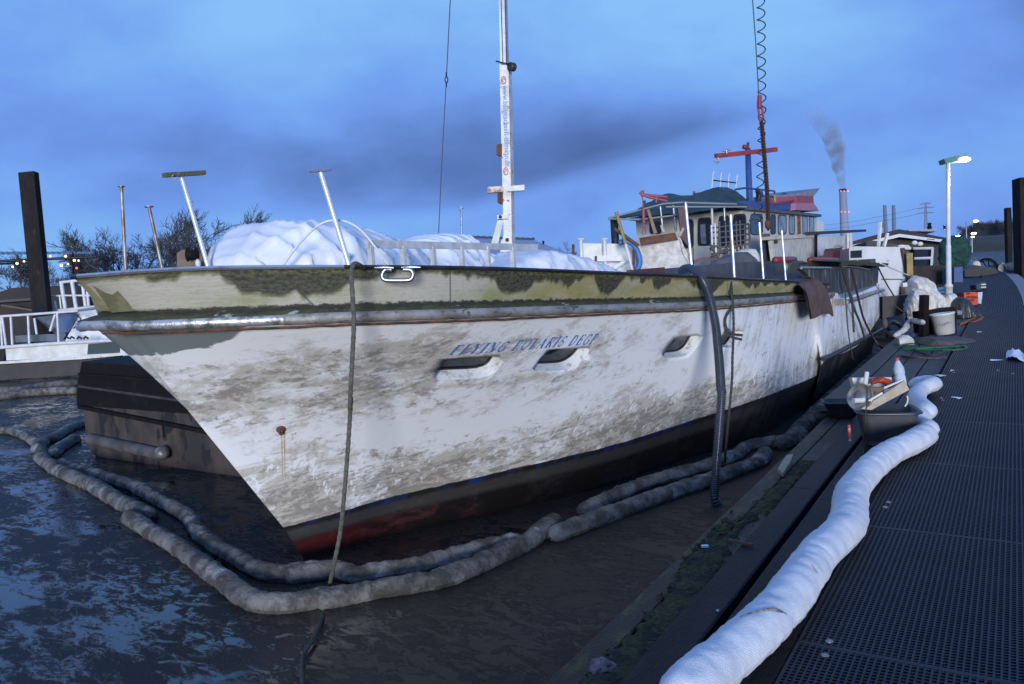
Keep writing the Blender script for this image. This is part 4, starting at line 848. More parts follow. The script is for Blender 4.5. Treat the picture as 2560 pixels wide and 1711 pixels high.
# ------------------------------------------------------------------ BOOMS
def boom(pts, r, m, label, group=None, amp=.10, seg=.42, seed=0, sub=10, wr=.02):
    P = catmull(pts, sub); L_ = sum((a - b).length for a, b in zip(P, P[1:])); n = max(30, int(L_ / .018)); n = min(n, 700); P = resample(P, n); rows = []; K = 26
    prev = None
    for i in range(n):
        t = (P[min(i + 2, n - 1)] - P[max(i - 2, 0)]).normalized(); side = V((t.y, -t.x, 0)).normalized(); up_ = side.cross(t)
        if up_.z < 0: up_ = -up_
        d = L_ * i / n; sg = d / seg + noise.noise(V((d * .8, seed, 0))) * .5; ph = abs((sg % 1) - .5) * 2
        rr = r * (1 - amp * 1.1 * ph ** 10 + amp * noise.noise(V((d * 2.2, seed, 3)))); e = min(i, n - 1 - i) / 7
        if e < 1: rr *= math.sqrt(max(.02, 1 - (1 - e) ** 2))
        row = []
        for k in range(K + 1):
            a = math.tau * (k % K) / K; q = side * math.cos(a) + up_ * math.sin(a)
            w = noise.noise(P[i] * 9 + q * .8 + V((seed, 0, 0))) * .6 + (abs(noise.noise(V((d * 16, math.cos(a) * 1.4 + d * 3, seed + math.sin(a) * 1.4)))) - .22) * -1.3
            row.append(P[i] + q * V((1, 1, 1)).x * rr * (1 + w * wr / r * .5) * (1 if math.sin(a) > 0 else 1 - .25 * abs(math.sin(a))))
        rows.append(row)
    b = MB(); b.grid(rows, True, True)
    for i in range(n):
        for k in range(K + 1): b.uv[i * (K + 1) + k] = (L_ * i / n, k / K * math.tau * r)
    return T(b.build('oil_boom', m), label, 'oil boom', group)
def weave(m):
    t = m.node_tree; b = t.nodes['Principled BSDF']; uv = nd(t, 'ShaderNodeUVMap'); w = []
    for a in (.785, -.785):
        mp = nd(t, 'ShaderNodeMapping'); mp.inputs['Rotation'].default_value = (0, 0, a); lk(t, uv.outputs[0], mp.inputs[0]); s_ = nd(t, 'ShaderNodeSeparateXYZ'); lk(t, mp.outputs[0], s_.inputs[0])
        w.append(mth(t, 'ABSOLUTE', mth(t, 'SINE', mth(t, 'MULTIPLY', s_.outputs[0], 330))))
    net = mth(t, 'SUBTRACT', 1, sstep(t, mth(t, 'MINIMUM', w[0], w[1]), .12, .40))
    old = b.inputs['Base Color'].links[0].from_socket; lk(t, mixc(t, mth(t, 'MULTIPLY', net, .30), old, (.42, .43, .47)), b.inputs['Base Color'])
    bp = nd(t, 'ShaderNodeBump'); bp.inputs['Strength'].default_value = .5; bp.inputs['Distance'].default_value = .006; lk(t, net, bp.inputs['Height'])
    if b.inputs['Normal'].links: lk(t, b.inputs['Normal'].links[0].from_socket, bp.inputs['Normal'])
    lk(t, bp.outputs[0], b.inputs['Normal'])
weave(boomwhite)
zb = .11
wp = [('B2', 700, 1440), ('B2', 845, 1310), ('B2', 1015, 1165), ('B2', 1195, 995), ('B2', 1300, 860), ('B2', 1390, 725), ('B2', 1510, 610), ('B2', 1535, 520), ('B2', 1545, 440), ('B2', 1615, 345), ('B2', 1720, 255), ('A6', 970, 1375), ('A6', 1110, 1290)]
wb0 = boom([pz(a, b, c, zb) for a, b, c in wp], .098, boomwhite, 'long clean white oil boom snaking along the pier grating in the foreground', 'white oil booms on the pier', .06, .47, 1, wr=.02)
bm = bmesh.new(); bm.from_mesh(wb0.data); bm.transform(Matrix.Translation(WL[wb0.name])); BB = bvhtree.BVHTree.FromBMesh(bm); bm.free()
q = MB(); P = [BB.ray_cast(EYE, ray('B2', a, b).normalized())[0] for a, b in ((1025, 1012), (1060, 998), (1100, 988), (1140, 981), (1175, 978), (1205, 984), (1240, 997))]; P = catmull([p for p in P if p], 5)
q.tube(P, [.003 + .010 * math.sin(math.pi * i / (len(P) - 1)) * (.25 + .75 * (i / len(P)) ** 2) for i in range(len(P))], 7); q.build('dirty_crease', mat('dirty_crease', (.10, .085, .075), .95, (.3, .28, .27), 40), wb0)
boom([pz('A6', 1135, 1275, .13), pz('A6', 1050, 1240, .1), pz('A6', 1010, 1215, .10), pz('A6', 1060, 1165, .1), pz('A6', 1100, 1140, .11)], .083, boomwhite, 'short folded white oil boom lobe behind the junk tub, nearest of the two', 'white oil booms on the pier', .06, .5, 5, wr=.014)
boom([pz('A6', 1110, 1150, .13), pz('A6', 1050, 1090, .12), pz('A6', 1020, 1040, .12), pz('A6', 1045, 985, .12), pz('A6', 1110, 950, .14), pz('A6', 1140, 935, .13), pz('A6', 1090, 925, .12), pz('A6', 1020, 935, .11), pz('A6', 960, 945, .1)], .083, boomwhite, 'white oil boom curling round to the right of the plastic bottle', 'white oil booms on the pier', .06, .45, 8, wr=.014)
gz = WZ + .035
def gb(pts, r, label, seed, z=gz): return boom([pz(a, b, c, z) for a, b, c in pts], r * 1.2, boomgrey, label, 'grey oil booms around the yacht', .12, .42, seed, wr=.034)
gb([('A8', 700, 640), ('A8', 790, 705), ('A8', 900, 765), ('A8', 1020, 840), ('A8', 1130, 925), ('A8', 1230, 995), ('A8', 1320, 1070), ('A8', 1430, 1125), ('A8', 1600, 1130), ('A8', 1800, 1095), ('B1', 560, 1030), ('B1', 900, 965), ('B1', 1300, 895), ('B1', 1600, 775), ('B1', 1850, 655), ('B1', 1950, 580), ('B1', 2040, 510)], .066, 'outermost grey oil boom bending round below the yacht bow', 11)
gb([('A8', 215, 310), ('A8', 280, 365), ('A8', 370, 415), ('A8', 520, 480), ('A8', 640, 555), ('A8', 740, 605), ('A8', 840, 650)], .072, 'pale grey oil boom left of the bow, running up towards the barge', 12)
gb([('A8', 330, 350), ('A8', 420, 385), ('A8', 600, 435), ('A8', 760, 490), ('A8', 880, 560), ('A8', 960, 600), ('A8', 1050, 660), ('A8', 1100, 740), ('A8', 1190, 805), ('A8', 1290, 865), ('A8', 1400, 930), ('A8', 1520, 965), ('A8', 1700, 950), ('A8', 1870, 940), ('B1', 300, 880), ('B1', 600, 850), ('B1', 750, 880), ('B1', 860, 855), ('B1', 1100, 825), ('B1', 1300, 775), ('B1', 1550, 705), ('B1', 1820, 640)], .062, 'inner grey oil boom closest to the yacht stem', 13)
gb([('B2', 140, 645), ('B2', 220, 610), ('B2', 330, 570), ('B2', 520, 500), ('B2', 720, 430), ('B2', 860, 385), ('B2', 1000, 335), ('B2', 1110, 290), ('B2', 1145, 240)], .066, 'grey oil boom alongside the hull passing behind the ribbed hose', 14)
gb([('B2', 270, 530), ('B2', 430, 455), ('B2', 560, 400), ('B2', 720, 352), ('B2', 870, 312), ('B2', 1000, 262), ('B2', 1060, 222), ('B2', 1180, 200), ('B2', 1290, 190), ('B2', 1330, 165)], .062, 'dark grey oil boom tucked in against the hull waterline', 15)
gb([('A6', 0, 1390), ('A6', 110, 1345), ('A6', 180, 1260), ('A6', 260, 1180), ('A6', 330, 1110), ('A6', 410, 1030), ('A6', 500, 940), ('A6', 600, 850), ('A6', 680, 770), ('A6', 760, 700)], .085, 'grey oil boom squeezed between the pier edge and the yacht stern', 16)
gb([('A8', -200, 130), ('A8', 0, 165), ('A8', 100, 185), ('A8', 180, 225), ('A8', 225, 270), ('A8', 240, 330)], .062, 'grey oil boom reaching out of the picture at the left edge', 17)
gb([('A8', 205, 280), ('A8', 240, 235), ('A8', 300, 215), ('A8', 390, 160), ('A8', 490, 125)], .07, 'grey oil boom crossing towards the barge corner', 18)
gb([('A8', 290, 310), ('A8', 330, 270), ('A8', 390, 235), ('A8', 425, 215)], .075, 'short grey oil boom stub beside the barge corner', 19)
for k, pts in enumerate(([('C1', -200, 1490), ('C1', 0, 1475), ('C1', 220, 1465), ('C1', 500, 1420), ('C1', 860, 1385)], [('C1', -200, 1570), ('C1', 0, 1540), ('C1', 300, 1500), ('C1', 560, 1480), ('C1', 860, 1470)])):
    boom([pz(a, b, c, WZ + .06) for a, b, c in pts], .10, boomgrey, ('upper' if k == 0 else 'lower') + ' of two pale booms floating in front of the left boat', 'booms in front of the left boat', .08, .6, 30 + k)

# ------------------------------------------------------------------ TUB OF JUNK ON THE PIER
tc_ = (pz('B6', 690, 1330, 0) + pz('B6', 1300, 1330, 0)) / 2; c0 = V((tc_.x + .06, tc_.y + .15, .0))
tub = thing('mortar_tub', 'dark grey plastic tub full of junk on the pier planks', 'tub', c0)
def rrect(hx, hy, r, z, n=6):
    out = []
    for cx, cy, a0 in ((hx - r, hy - r, 0), (-hx + r, hy - r, 90), (-hx + r, -hy + r, 180), (hx - r, -hy + r, 270)):
        for k in range(n + 1): a = math.radians(a0 + 90 * k / n); out.append((cx + r * math.cos(a), cy + r * math.sin(a), z))
    return out
Rz = Matrix.Rotation(math.radians(18), 3, 'Z')
def tubmesh(b, hx0, hy0, hx1, hy1, h, c, Rm, th=.008):
    L0 = [rrect(hx0 + (hx1 - hx0) * t, hy0 + (hy1 - hy0) * t, .06, h * t) for t in (0, .25, .5, .75, .97, 1)] + [rrect(hx1 + .018, hy1 + .018, .07, h)] + [rrect(hx1 + .018, hy1 + .018, .07, h + .012)] + [rrect(hx1 - th, hy1 - th, .06, h + .012)] + [rrect(hx0 - th, hy0 - th, .06, .012)]
    b.grid([[c + Rm @ V(p) for p in q + q[:1]] for q in L0], True, True); b.add([c + Rm @ V(p) for p in L0[-1]], [tuple(range(len(L0[-1])))]); b.add([c + Rm @ V(p) for p in L0[0]], [tuple(range(len(L0[0])))[::-1]])
q = MB(); tubmesh(q, .17, .13, .215, .17, .26, c0, Rz); q.build('shell', blacktub, tub)
q = MB(); q.tube([c0 + Rz @ V(p) for p in rrect(.236, .19, .075, .266)], .009, 8, closed=True); q.build('rim', mat('tub_rim', (.03, .035, .05), .3), tub)
q = MB(); q.box(c0 + Rz @ V((0, 0, .2)), (.34, .26, .02), Rz); q.build('rubbish_fill', mat('rubbish', (.04, .028, .018), .9, (.08, .06, .04), 30, bump=1), tub)
DD = pr = (c0 - EYE).dot(FW)
q = MB(); q.prism(pds('B6', [(800, 850), (1365, 480), (1430, 600), (935, 865)], DD - .1), FW * .03); T(q.build('broken_board', palewood), 'pale broken board propped diagonally across the tub', 'board')
q = MB(); q.prism(pds('B6', [(1095, 570), (1345, 465), (1350, 480), (1105, 590)], DD - .12), FW * .02); T(q.build('white_stick', white), 'short white stick lying above the pale broken board', 'stick')
q = MB(); q.prism(pds('B6', [(890, 740), (1075, 630), (1085, 655), (910, 755)], DD - .13), FW * .015); T(q.build('white_stick', white), 'short white stick lying under the upper end of the board', 'stick')
q = MB(); a = pd('B6', 800, 700, DD - .02); q.lathe([(0, -.012), (.085, -.012), (.105, .0), (.112, .025), (.104, .025), (.09, .01), (.055, .006), (.04, .03), (0, .03)], a, (-FW * .55 + UP * .25 - RT * .75), 26); T(q.build('metal_dish', mat('scratched_dish', (.36, .34, .30), .35, (.2, .17, .13), 14, metal=.6)), 'round scratched metal dish at the left end of the tub', 'dish')
q = MB(); tubeline(q, pd('B6', 700, 745, DD - .17), pd('B6', 855, 735, DD - .15), .021, 12); T(q.build('white_tube', white), 'short white tube lying in front of the metal dish', 'tube')
q = MB(); tubeline(q, pd('B6', 875, 375, DD + .06), pd('B6', 850, 540, DD + .02), .018, 12); T(q.build('white_tube', white), 'white tube standing upright behind the metal dish', 'tube')
q = MB(); q.prism(pds('B6', [(680, 445), (1200, 437), (1205, 640), (720, 640)], DD + .18), FW * .06); bx_ = q.build('carton', mat('pale_carton', (.58, .55, .5), .8, (.5, .46, .4), 5)); T(bx_, 'pale open carton at the back of the tub', 'carton')
q = MB(); P = catmull(pds('B6', [(930, 500), (1010, 475), (1100, 482), (1180, 520), (1130, 555)], DD + .10), 6); q.tube(P, .026, 10); T(q.build('red_strap', orange), 'orange red strap bundled inside the pale carton', 'strap')
q = MB(); q.prism(pds('B6', [(910, 575), (1100, 572), (1090, 690), (920, 720)], DD + .0), FW * .05); T(q.build('brown_box', mat('brown_card', (.16, .10, .06), .85)), 'small brown box between the dish and the board', 'box')
q = MB(); tubeline(q, pd('B6', 910, 560, DD - .02), pd('B6', 1090, 430, DD + .03), .007, 6); T(q.build('wooden_stick', brownwood), 'thin dark wooden stick pointing up out of the tub', 'stick')
bt = thing('plastic_bottle', 'clear plastic bottle with red cap leaning at the back of the tub', 'bottle', pd('B6', 1300, 500, DD + .1))
a, b_ = pd('B6', 1330, 560, DD + .1), pd('B6', 1268, 190, DD + .16); ax = (b_ - a); Lb = ax.length
q = MB(); q.lathe([(0, 0), (.036, 0), (.042, .02), (.042, .10 * Lb / .3), (.038, .12 * Lb / .3), (.042, .14 * Lb / .3), (.042, .19 * Lb / .3), (.034, .22 * Lb / .3), (.018, .265 * Lb / .3), (.014, Lb * .92), (0, Lb * .92)], a, ax, 18); q.build('body', clearp, bt)
q = MB(); q.lathe([(0, Lb * .91), (.0165, Lb * .91), (.0165, Lb), (.014, Lb * 1.01), (0, Lb * 1.01)], a, ax, 14); q.build('cap', mat('red_cap', (.6, .05, .03), .4), bt)
q = MB(); q.tube(catmull(pds('B6', [(1370, 820), (1400, 770), (1408, 710), (1395, 680)], DD - .2), 5), .006, 8); T(q.build('bent_wire', mat('pale_handle', (.6, .56, .4), .5)), 'small curved pale handle on the right side of the tub', 'bent wire')
q = MB(); tubeline(q, pd('B6', 640, 1060, DD - .12), pd('B6', 655, 1270, DD - .12), .012, 10); T(q.build('paint_stick', mat('red_white_stick', (.6, .07, .05), .5, (.6, .58, .52), 6, .48, .52)), 'short red and white stick against the left side of the tub', 'stick')
rope([pd('B6', 880, 560, DD - .16), pd('B6', 870, 800, DD - .2), pd('B6', 850, 1000, DD - .22), pz('B6', 835, 1300, .02), pz('B6', 820, 1500, .02), pz('B6', 810, 1580, .02)], .005, 'thin dark cord hanging over the front of the tub', roped, 'cord', 'cord')
tb2 = thing('small_basin', 'low black basin just left of the junk tub', 'basin', pz('B6', 470, 980, 0))
q = MB(); tubmesh(q, .10, .08, .15, .12, .13, pz('B6', 500, 960, 0) + V((.0, .1, 0)), Rz); q.build('shell', black, tb2)
# dirt and litter on the planks
q = MB(); q.ball(pz('B2', 380, 1250, -.11), (.05, .06, .028), 22, 14, lambda d: 1 + .5 * noise.noise(d * 2.6) + .3 * noise.noise(d * 7)); T(q.build('rag', mat('pinkish_rag', (.28, .19, .19), .9, (.09, .07, .07), 20, bump=1)), 'crumpled pinkish rag on the mossy ledge near the bottom edge', 'rag')
q = MB(); q.bar(pz('B2', 970, 652, .012), pz('B2', 1085, 675, .012), .02, .012); T(q.build('wood_splinter', brownwood), 'reddish brown splinter of wood lying across the black planks', 'splinter')
q = MB(); q.prism([pz('B2', a, b, -.1) for a, b in [(1200, 340), (1240, 275), (1272, 268), (1262, 300), (1225, 358)]], (0, 0, .03)); T(q.build('dirty_foam_piece', palewood), 'small dirty pale block on the ledge where the moss ends', 'block')
q = MB(); q.bar(pz('B2', 845, 682, -.1), pz('B2', 876, 680, -.1), .02, .012); T(q.build('litter_scrap', paper), 'tiny white scrap lying on the outer ledge', 'scrap')
q = MB(); c = pz('B2', 920, 982, .004); q.lathe([(0, .006), (.008, .005), (.008, 0)], c, n=10); T(q.build('screw_head', chrome), 'shiny screw head on the black plank beside the white boom', 'screw')
rng = random.Random(11)
P0 = pz('A6', 1770, 735, .03); q = MB(); rows = []
for i in range(14):
    rows.append([P0 + V(((i / 13 - .5) * .30, (j / 9 - .5) * .85 * (1 - .5 * abs(i / 13 - .5)), .02 + .05 * abs(noise.noise(V((i * .5, j * .5, 1)))) + .03 * math.sin(i * .5))) for j in range(10)])
q.grid(rows); T(q.build('crumpled_paper', paper), 'crumpled white paper lying on the grating at the right edge', 'paper')
for (zz, a, b, s_) in (('A6', 1270, 835, .05), ('A6', 1185, 873, .10), ('A6', 1310, 1035, .07), ('A6', 1480, 555, .05), ('A6', 1370, 620, .04), ('A6', 1610, 760, .09)):
    p = pz(zz, a, b, .03); q = MB(); q.add([p + V((rng.uniform(-1, 1) * s_, y * s_ * .5, .004 * k)) for k, y in enumerate((-1, -.4, .5, 1))] + [p + V((s_ * .8, 0, .01))], [(0, 1, 2, 3), (0, 3, 4)])
    T(q.build('litter_scrap', paper), 'small pale scrap of litter on the walkway behind the white boom', 'scrap', 'scraps of litter on the walkway')

# ------------------------------------------------------------------ BARGE BEHIND THE BOW
BY = 5.45
def by(z, a, b, Y=BY): return py(z, a, b, Y)
barge = thing('work_barge', 'rusty dark barge with stained brown side behind the yacht bow', 'barge', (-9, 8, WZ))
lt, lb_ = by('A2', 75, 868), by('A8', 520, 320)
prof = [by('A2', 75, 868), by('A2', 60, 960), by('A2', 48, 1040), by('A2', 45, 1180), by('A2', 85, 1240), by('A2', 100, 1400), by('A8', 500, 285), by('A8', 540, 325)]
xl = [p.x for p in prof]; zl = [p.z for p in prof]; xr = -6.2
bargem = mat('barge_side', (.07, .052, .042), .8, (.028, .023, .021), 2.5, .35, .65, d3=(.012, .011, .012), ds=2.3, dlo=.56, dhi=.59, bump=.3, stretch=(1.3, 1, .55))
q = MB(); rows = []
for i in range(5): rows.append([V((x_ + (xr - x_) * i / 4, BY, z_)) for x_, z_ in zip(xl[3:], zl[3:])] + [V((xl[-1] + (xr - xl[-1]) * i / 4, BY + .3, -.9))])
q.grid(rows, False)
for yy in (BY, BY + 8): pass
q.grid([[V((x_, BY + 8 * k, z_)) for x_, z_ in zip(xl[3:], zl[3:])] for k in (1, 0)], False); q.build('hull', bargem, barge)
q = MB(); q.prism([V((xl[0], BY - .01, zl[0])), V((xl[2] - .02, BY - .01, zl[2])), V((xl[3] - .02, BY - .01, zl[3])), V((xr, BY - .01, zl[3] - .0)), V((xr, BY - .01, zl[0] - .12))], (0, 8, 0)); q.build('upper_side', darkrust, barge)
for yy0, yy1 in ((1042, 1142), (1190, 1330), (955, 1010)):
    a, b_ = by('A2', 55, yy0, BY - .03), by('A2', 770, yy1, BY - .03); q = MB(); q.bar(a, b_ + (b_ - a) * .3, .05, .03 if yy0 < 1100 else .045); q.build('rubbing_strip', mat('edge_strip', (.05, .045, .045), .5, (.03, .025, .025), 6) if yy0 == 1042 else darkrust, barge)
q = MB(); tubeline(q, by('A2', 130, 1420, BY - .04), by('A2', 640, 1530, BY - .06), .075, 14); q.build('fender_bar', mat('grey_brown_bar', (.10, .09, .085), .7, (.05, .045, .04), 6), barge)
q = MB(); q.ball(by('A2', 640, 1520, BY - .12), .085, 18, 12); q.build('ball_fitting', mat('worn_ball', (.3, .3, .3), .5, (.12, .11, .1), 12, metal=.6), barge)
q = MB(); q.bar(by('A2', 640, 1290, BY - .02), by('A2', 650, 1410, BY - .02), .02, .01, (0, -1, 0)); q.build('drain_stain', black, barge)
q = MB(); P = pds('C1', [(1340, 1085), (1440, 1040), (1600, 1045), (1600, 1190), (1350, 1160)], 11.5); q.prism(P, FW * .8); T(q.build('plastic_tank', mat('pale_blue_tank', (.30, .38, .48), .5)), 'pale blue plastic tank on the barge behind the bow', 'tank')

# ------------------------------------------------------------------ LEFT BOAT
LD = 21.0
lboat = thing('houseboat', 'low white boat with pipe railings moored at the left edge', 'boat', pd('C1', 500, 1420, LD))
def poly(q, z, pts, D, th): q.prism(pds(z, pts, D), FW * th); return q
q = poly(MB(), 'C1', [(60, 1010), (1320, 925), (1700, 900), (1700, 1010), (1380, 1065), (900, 1105), (70, 1140)], LD, 5); q.build('bulwark', white, lboat)
q = poly(MB(), 'C1', [(-200, 1165), (900, 1092), (1400, 1055), (1700, 1040), (1700, 1065), (1370, 1080), (900, 1125), (-200, 1190)], LD - .25, 5.5); q.build('deck_edge', white, lboat)
q = poly(MB(), 'C1', [(960, 960), (1300, 935), (1300, 1055), (950, 1075)], LD - .03, .05); q.build('stained_plate', mat('green_stained_plate', (.03, .045, .055), .7, (.16, .17, .17), 1.2, .5, .7), lboat)
q = poly(MB(), 'C1', [(-200, 1190), (900, 1130), (1700, 1070), (1700, 1300), (900, 1330), (500, 1400), (-200, 1440)], LD + .1, 5); q.build('hull', darkbrown, lboat)
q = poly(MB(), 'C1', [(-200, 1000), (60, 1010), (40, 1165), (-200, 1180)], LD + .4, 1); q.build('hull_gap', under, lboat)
def pipe(z, pts, D, r, name, m, par, n=6): q = MB(); q.tube(pds(z, pts, D), r, n); return q.build(name, m, par)
railw = mat('white_railing', (.6, .61, .62), .45, (.5, .5, .5), 6)
pipe('C1', [(-100, 668), (0, 660), (420, 632), (850, 600)], LD - .1, .035, 'railing', railw, lboat); pipe('C1', [(-100, 1005), (600, 955), (1320, 915)], LD - .1, .05, 'railing', railw, lboat)
for x, x2, y0, y1 in ((5, 25, 670, 980), (25, 65, 670, 980), (118, 135, 665, 970), (305, 320, 650, 955), (622, 640, 620, 940), (375, 400, 680, 855), (600, 545, 640, 820)):
    pipe('C1', [(x, y0), (x2, y1)], LD - .1, .033, 'railing_post', railw, lboat)
q = poly(MB(), 'C1', [(850, 610), (1000, 590), (1230, 560), (1420, 900), (1320, 925), (700, 945), (760, 830)], LD + .8, 3); q.build('cabin', mat('boat_cabin_white', (.62, .63, .65), .5, (.55, .56, .58), 3), lboat)
q = poly(MB(), 'C1', [(640, 640), (850, 630), (740, 830), (600, 850)], LD + .7, .06); q.build('windscreen', mat('blue_windscreen', (.06, .10, .2), .2, (.1, .14, .22), 3), lboat)
q = poly(MB(), 'C1', [(380, 670), (640, 640), (600, 850), (160, 870), (170, 940), (700, 930), (720, 850)], LD + 1.2, .1); q.build('deck_box', mat('grey_deck_box', (.12, .14, .17), .7, (.08, .09, .11), 4), lboat)
pipe('C1', [(820, 640), (880, 680), (870, 730), (800, 790)], LD + .3, .02, 'cable', black, lboat)
for x0 in (720, 780, 860, 930): pipe('C1', [(x0 - 20, 905), (x0, 880), (x0 + 30, 900)], LD + .2, .03, 'cleat', black, lboat)
pipe('C1', [(650, 290), (880, 265), (1060, 285)], LD + 2, .045, 'frame_rail', railw, lboat); pipe('C1', [(590, 605), (850, 580), (1180, 545)], LD + 2, .06, 'frame_rail', railw, lboat); pipe('C1', [(535, 440), (700, 432), (1030, 432)], LD + 2, .028, 'frame_rail', railw, lboat)
for x, x2, y0, y1, r in ((668, 712, 295, 580, .06), (785, 830, 285, 570, .06), (895, 930, 275, 550, .05), (945, 965, 290, 545, .045), (1065, 1080, 450, 535, .03), (590, 608, 490, 600, .05), (650, 665, 440, 575, .028)):
    pipe('C1', [(x, y0), (x2, y1)], LD + 2, r, 'frame_post', railw, lboat)
q = poly(MB(), 'C1', [(850, 580), (1090, 545), (1090, 570), (850, 605)], LD + 1.7, .2); q.build('frame_board', mat('grey_blue_board', (.14, .16, .2), .6), lboat)
shed = thing('boat_shed', 'dark low shed behind the left boat and the steel pile', 'shed', pd('C1', 250, 900, LD + 4))
q = poly(MB(), 'C1', [(-300, 420), (-10, 395), (130, 350), (640, 325), (1150, 330), (1150, 640), (500, 660), (300, 950), (-300, 980)], LD + 4, 4); q.build('wall', mat('dark_shed', (.016, .014, .016), .8, (.03, .022, .02), 1.5), shed)
q = poly(MB(), 'C1', [(-300, 500), (0, 480), (340, 460), (340, 485), (0, 510), (-300, 530)], LD + 3.6, .3); q.build('beam', mat('worn_beam', (.05, .045, .05), .7), shed)
q = poly(MB(), 'C1', [(10, 530), (380, 590), (380, 605), (10, 545)], LD + 3.3, .05); q.build('loose_batten', mat('weathered_batten', (.10, .085, .06), .8), shed)
q = MB(); P = [pd('A1', 180, 132, 22.6), pd('A1', 272, 1050, 22.6)]; q.bar(P[1] + (P[1] - P[0]) * .25, P[0], .45, .25, (FW.x, FW.y, 0)); pl = q.build('steel_pile', darkpile); T(pl, 'tall dark steel mooring pile standing behind the left boat', 'pile')
# awning with fairy lights
can = thing('sheet_awning', 'corrugated sheet awning on poles behind the steel pile', 'awning', pd('A1', 300, 800, 30))
q = MB(); rows = []
for i in range(41):
    x = -120 + (590 + 120) * i / 40; rows.append([pd('A1', x, 652 - 8 * (i / 40) + 2.2 * (-1) ** i, 29), pd('A1', x + 6, 632 - 2 * (i / 40) + 1.5 * (-1) ** i, 33)])
q.grid(rows, False); q.build('roof_sheet', mat('corrugated_sheet', (.20, .22, .26), .5, (.14, .15, .18), 2), can)
pipe('A1', [(-120, 697), (0, 692), (610, 664)], 29, .05, 'beam', black, can); pipe('A1', [(-120, 712), (190, 703)], 29.5, .04, 'beam', black, can); pipe('A1', [(460, 640), (465, 815)], 29, .035, 'post', darkrust, can); pipe('A1', [(540, 675), (565, 715), (600, 735), (640, 760)], 28.5, .045, 'brace', black, can); pipe('A1', [(455, 640), (475, 600), (480, 640)], 31, .03, 'brace', black, can)
for k, (x, y) in enumerate(((108, 706), (152, 693), (282, 662), (318, 661), (415, 660), (430, 709), (470, 687), (497, 688), (388, 718), (80, 728))):
    q = MB(); q.ball(pd('A1', x, y, 27.5), .03 if k % 2 else .042, 10, 7); T(q.build('fairy_light', bulbm), 'tiny amber bulb glowing under the awning at the left edge', 'fairy light', 'amber bulbs under the awning')
q = MB(); q.ball(pd('A1', 485, 735, 27.5), .035, 10, 7); T(q.build('red_lamp', redlight), 'tiny red light hanging below the awning', 'red light')

# ------------------------------------------------------------------ BARE TREES
def bare_tree(name, h, spread, seed, label, nlim=1300, trunk=.16):
    rng = random.Random(seed); root = thing(name, label, 'tree', (0, 0, 0)); tr, cr = MB(), MB(); cnt = [0]
    def tri(b, a, c, r0, r1):
        t = (c - a).normalized(); o = t.orthogonal().normalized(); o2 = t.cross(o); k = 3 if r0 < .05 else 6
        vs = [p + (o * math.cos(i * math.tau / k) + o2 * math.sin(i * math.tau / k)) * r for p, r in ((a, r0), (c, r1)) for i in range(k)]
        b.add(vs, [(i, (i + 1) % k, k + (i + 1) % k, k + i) for i in range(k)])
    def grow(p, d, L_, r, lv):
        if cnt[0] > nlim or lv > 6: return
        segs = 2; q = p
        for s_ in range(segs):
            d = (d + V((rng.gauss(0, .13), rng.gauss(0, .13), rng.gauss(.05, .08)))).normalized(); e = q + d * L_ / segs
            tri(tr if lv < 1 else cr, q, e, r, r * .82); r *= .82; q = e; cnt[0] += 1
            if lv >= 1 or s_ == segs - 1:
                for _ in range(rng.choice((1, 2, 2, 3))):
                    a = rng.random() * 6.28; o = d.orthogonal().normalized(); o2 = d.cross(o); sp = rng.uniform(.35, .95) * spread
                    grow(q, (d + (o * math.cos(a) + o2 * math.sin(a)) * sp).normalized(), L_ * rng.uniform(.6, .85), max(.014, r * rng.uniform(.5, .72)), lv + 1)
    for _ in range(rng.choice((3, 4, 5))):
        cnt[0] = 0 if _ == 0 else cnt[0] * .55; grow(V((rng.gauss(0, .4), rng.gauss(0, .4), -.5)), V((rng.gauss(0, .22), rng.gauss(0, .22), 1)).normalized(), h * .27, trunk, 0)
    k = h / max(p.z for p in cr.v)
    for b in (tr, cr): b.v = [V((p.x * k, p.y * k, p.z * k)) for p in b.v]
    tr.build('trunk', farbark, root); cr.build('crown', farbark, root); return root
t0 = bare_tree('bare_tree', 9, .8, 1, 'bare leafless tree'); t1 = bare_tree('bare_tree', 8, 1.0, 5, 'bare leafless tree'); t2 = bare_tree('bare_tree', 7, .9, 9, 'bare leafless tree')
protos = [t0, t1, t2]; used = set()
def plant(k, p, s, label, group, rz):
    pr_ = protos[k]
    if k not in used: used.add(k); pr_.location = p; pr_.scale = (s, s, s); pr_.rotation_euler.z = rz; pr_['label'] = label; pr_['group'] = group; return pr_
    o = dup(pr_); o.location = p; o.scale = (s, s, s); o.rotation_euler.z = rz; o['label'] = label; o['group'] = group; return o
def gpt(z, x, D, h=.6): p = pd(z, x, 700, D); return V((p.x, p.y, h))
for i, (x, D, s) in enumerate(((720, 66, .95), (800, 70, 1.05), (900, 64, 1.0), (980, 68, 1.18), (1060, 62, 1.08), (1130, 70, 1.05))):
    plant(i % 3, gpt('A1', x, D), s * .84, 'bare tree in the clump between the two thin stained posts over the yacht bow', 'bare trees left of the yacht bow', i * 1.3)
for i, (x, D, s) in enumerate(((1250, 66, .95), (1330, 62, 1.1), (1410, 68, 1.15), (1470, 64, .9))):
    plant((i + 1) % 3, gpt('A1', x, D), s * .80, 'bare tree in the clump beside the windlass and the big plastic sheet', 'bare trees beside the big plastic sheet', i * 1.7 + .4)
for i, (x, D, s) in enumerate(((-30, 60, .85), (60, 56, .62), (150, 62, .66), (330, 60, .6), (400, 58, .62), (470, 62, .75), (540, 60, .6))):
    plant((i + 2) % 3, gpt('A1', x, D), s * .85, 'bare tree behind the awning and steel pile at the left edge', 'bare trees behind the awning', i * 2.1)
q = MB(); rows = []
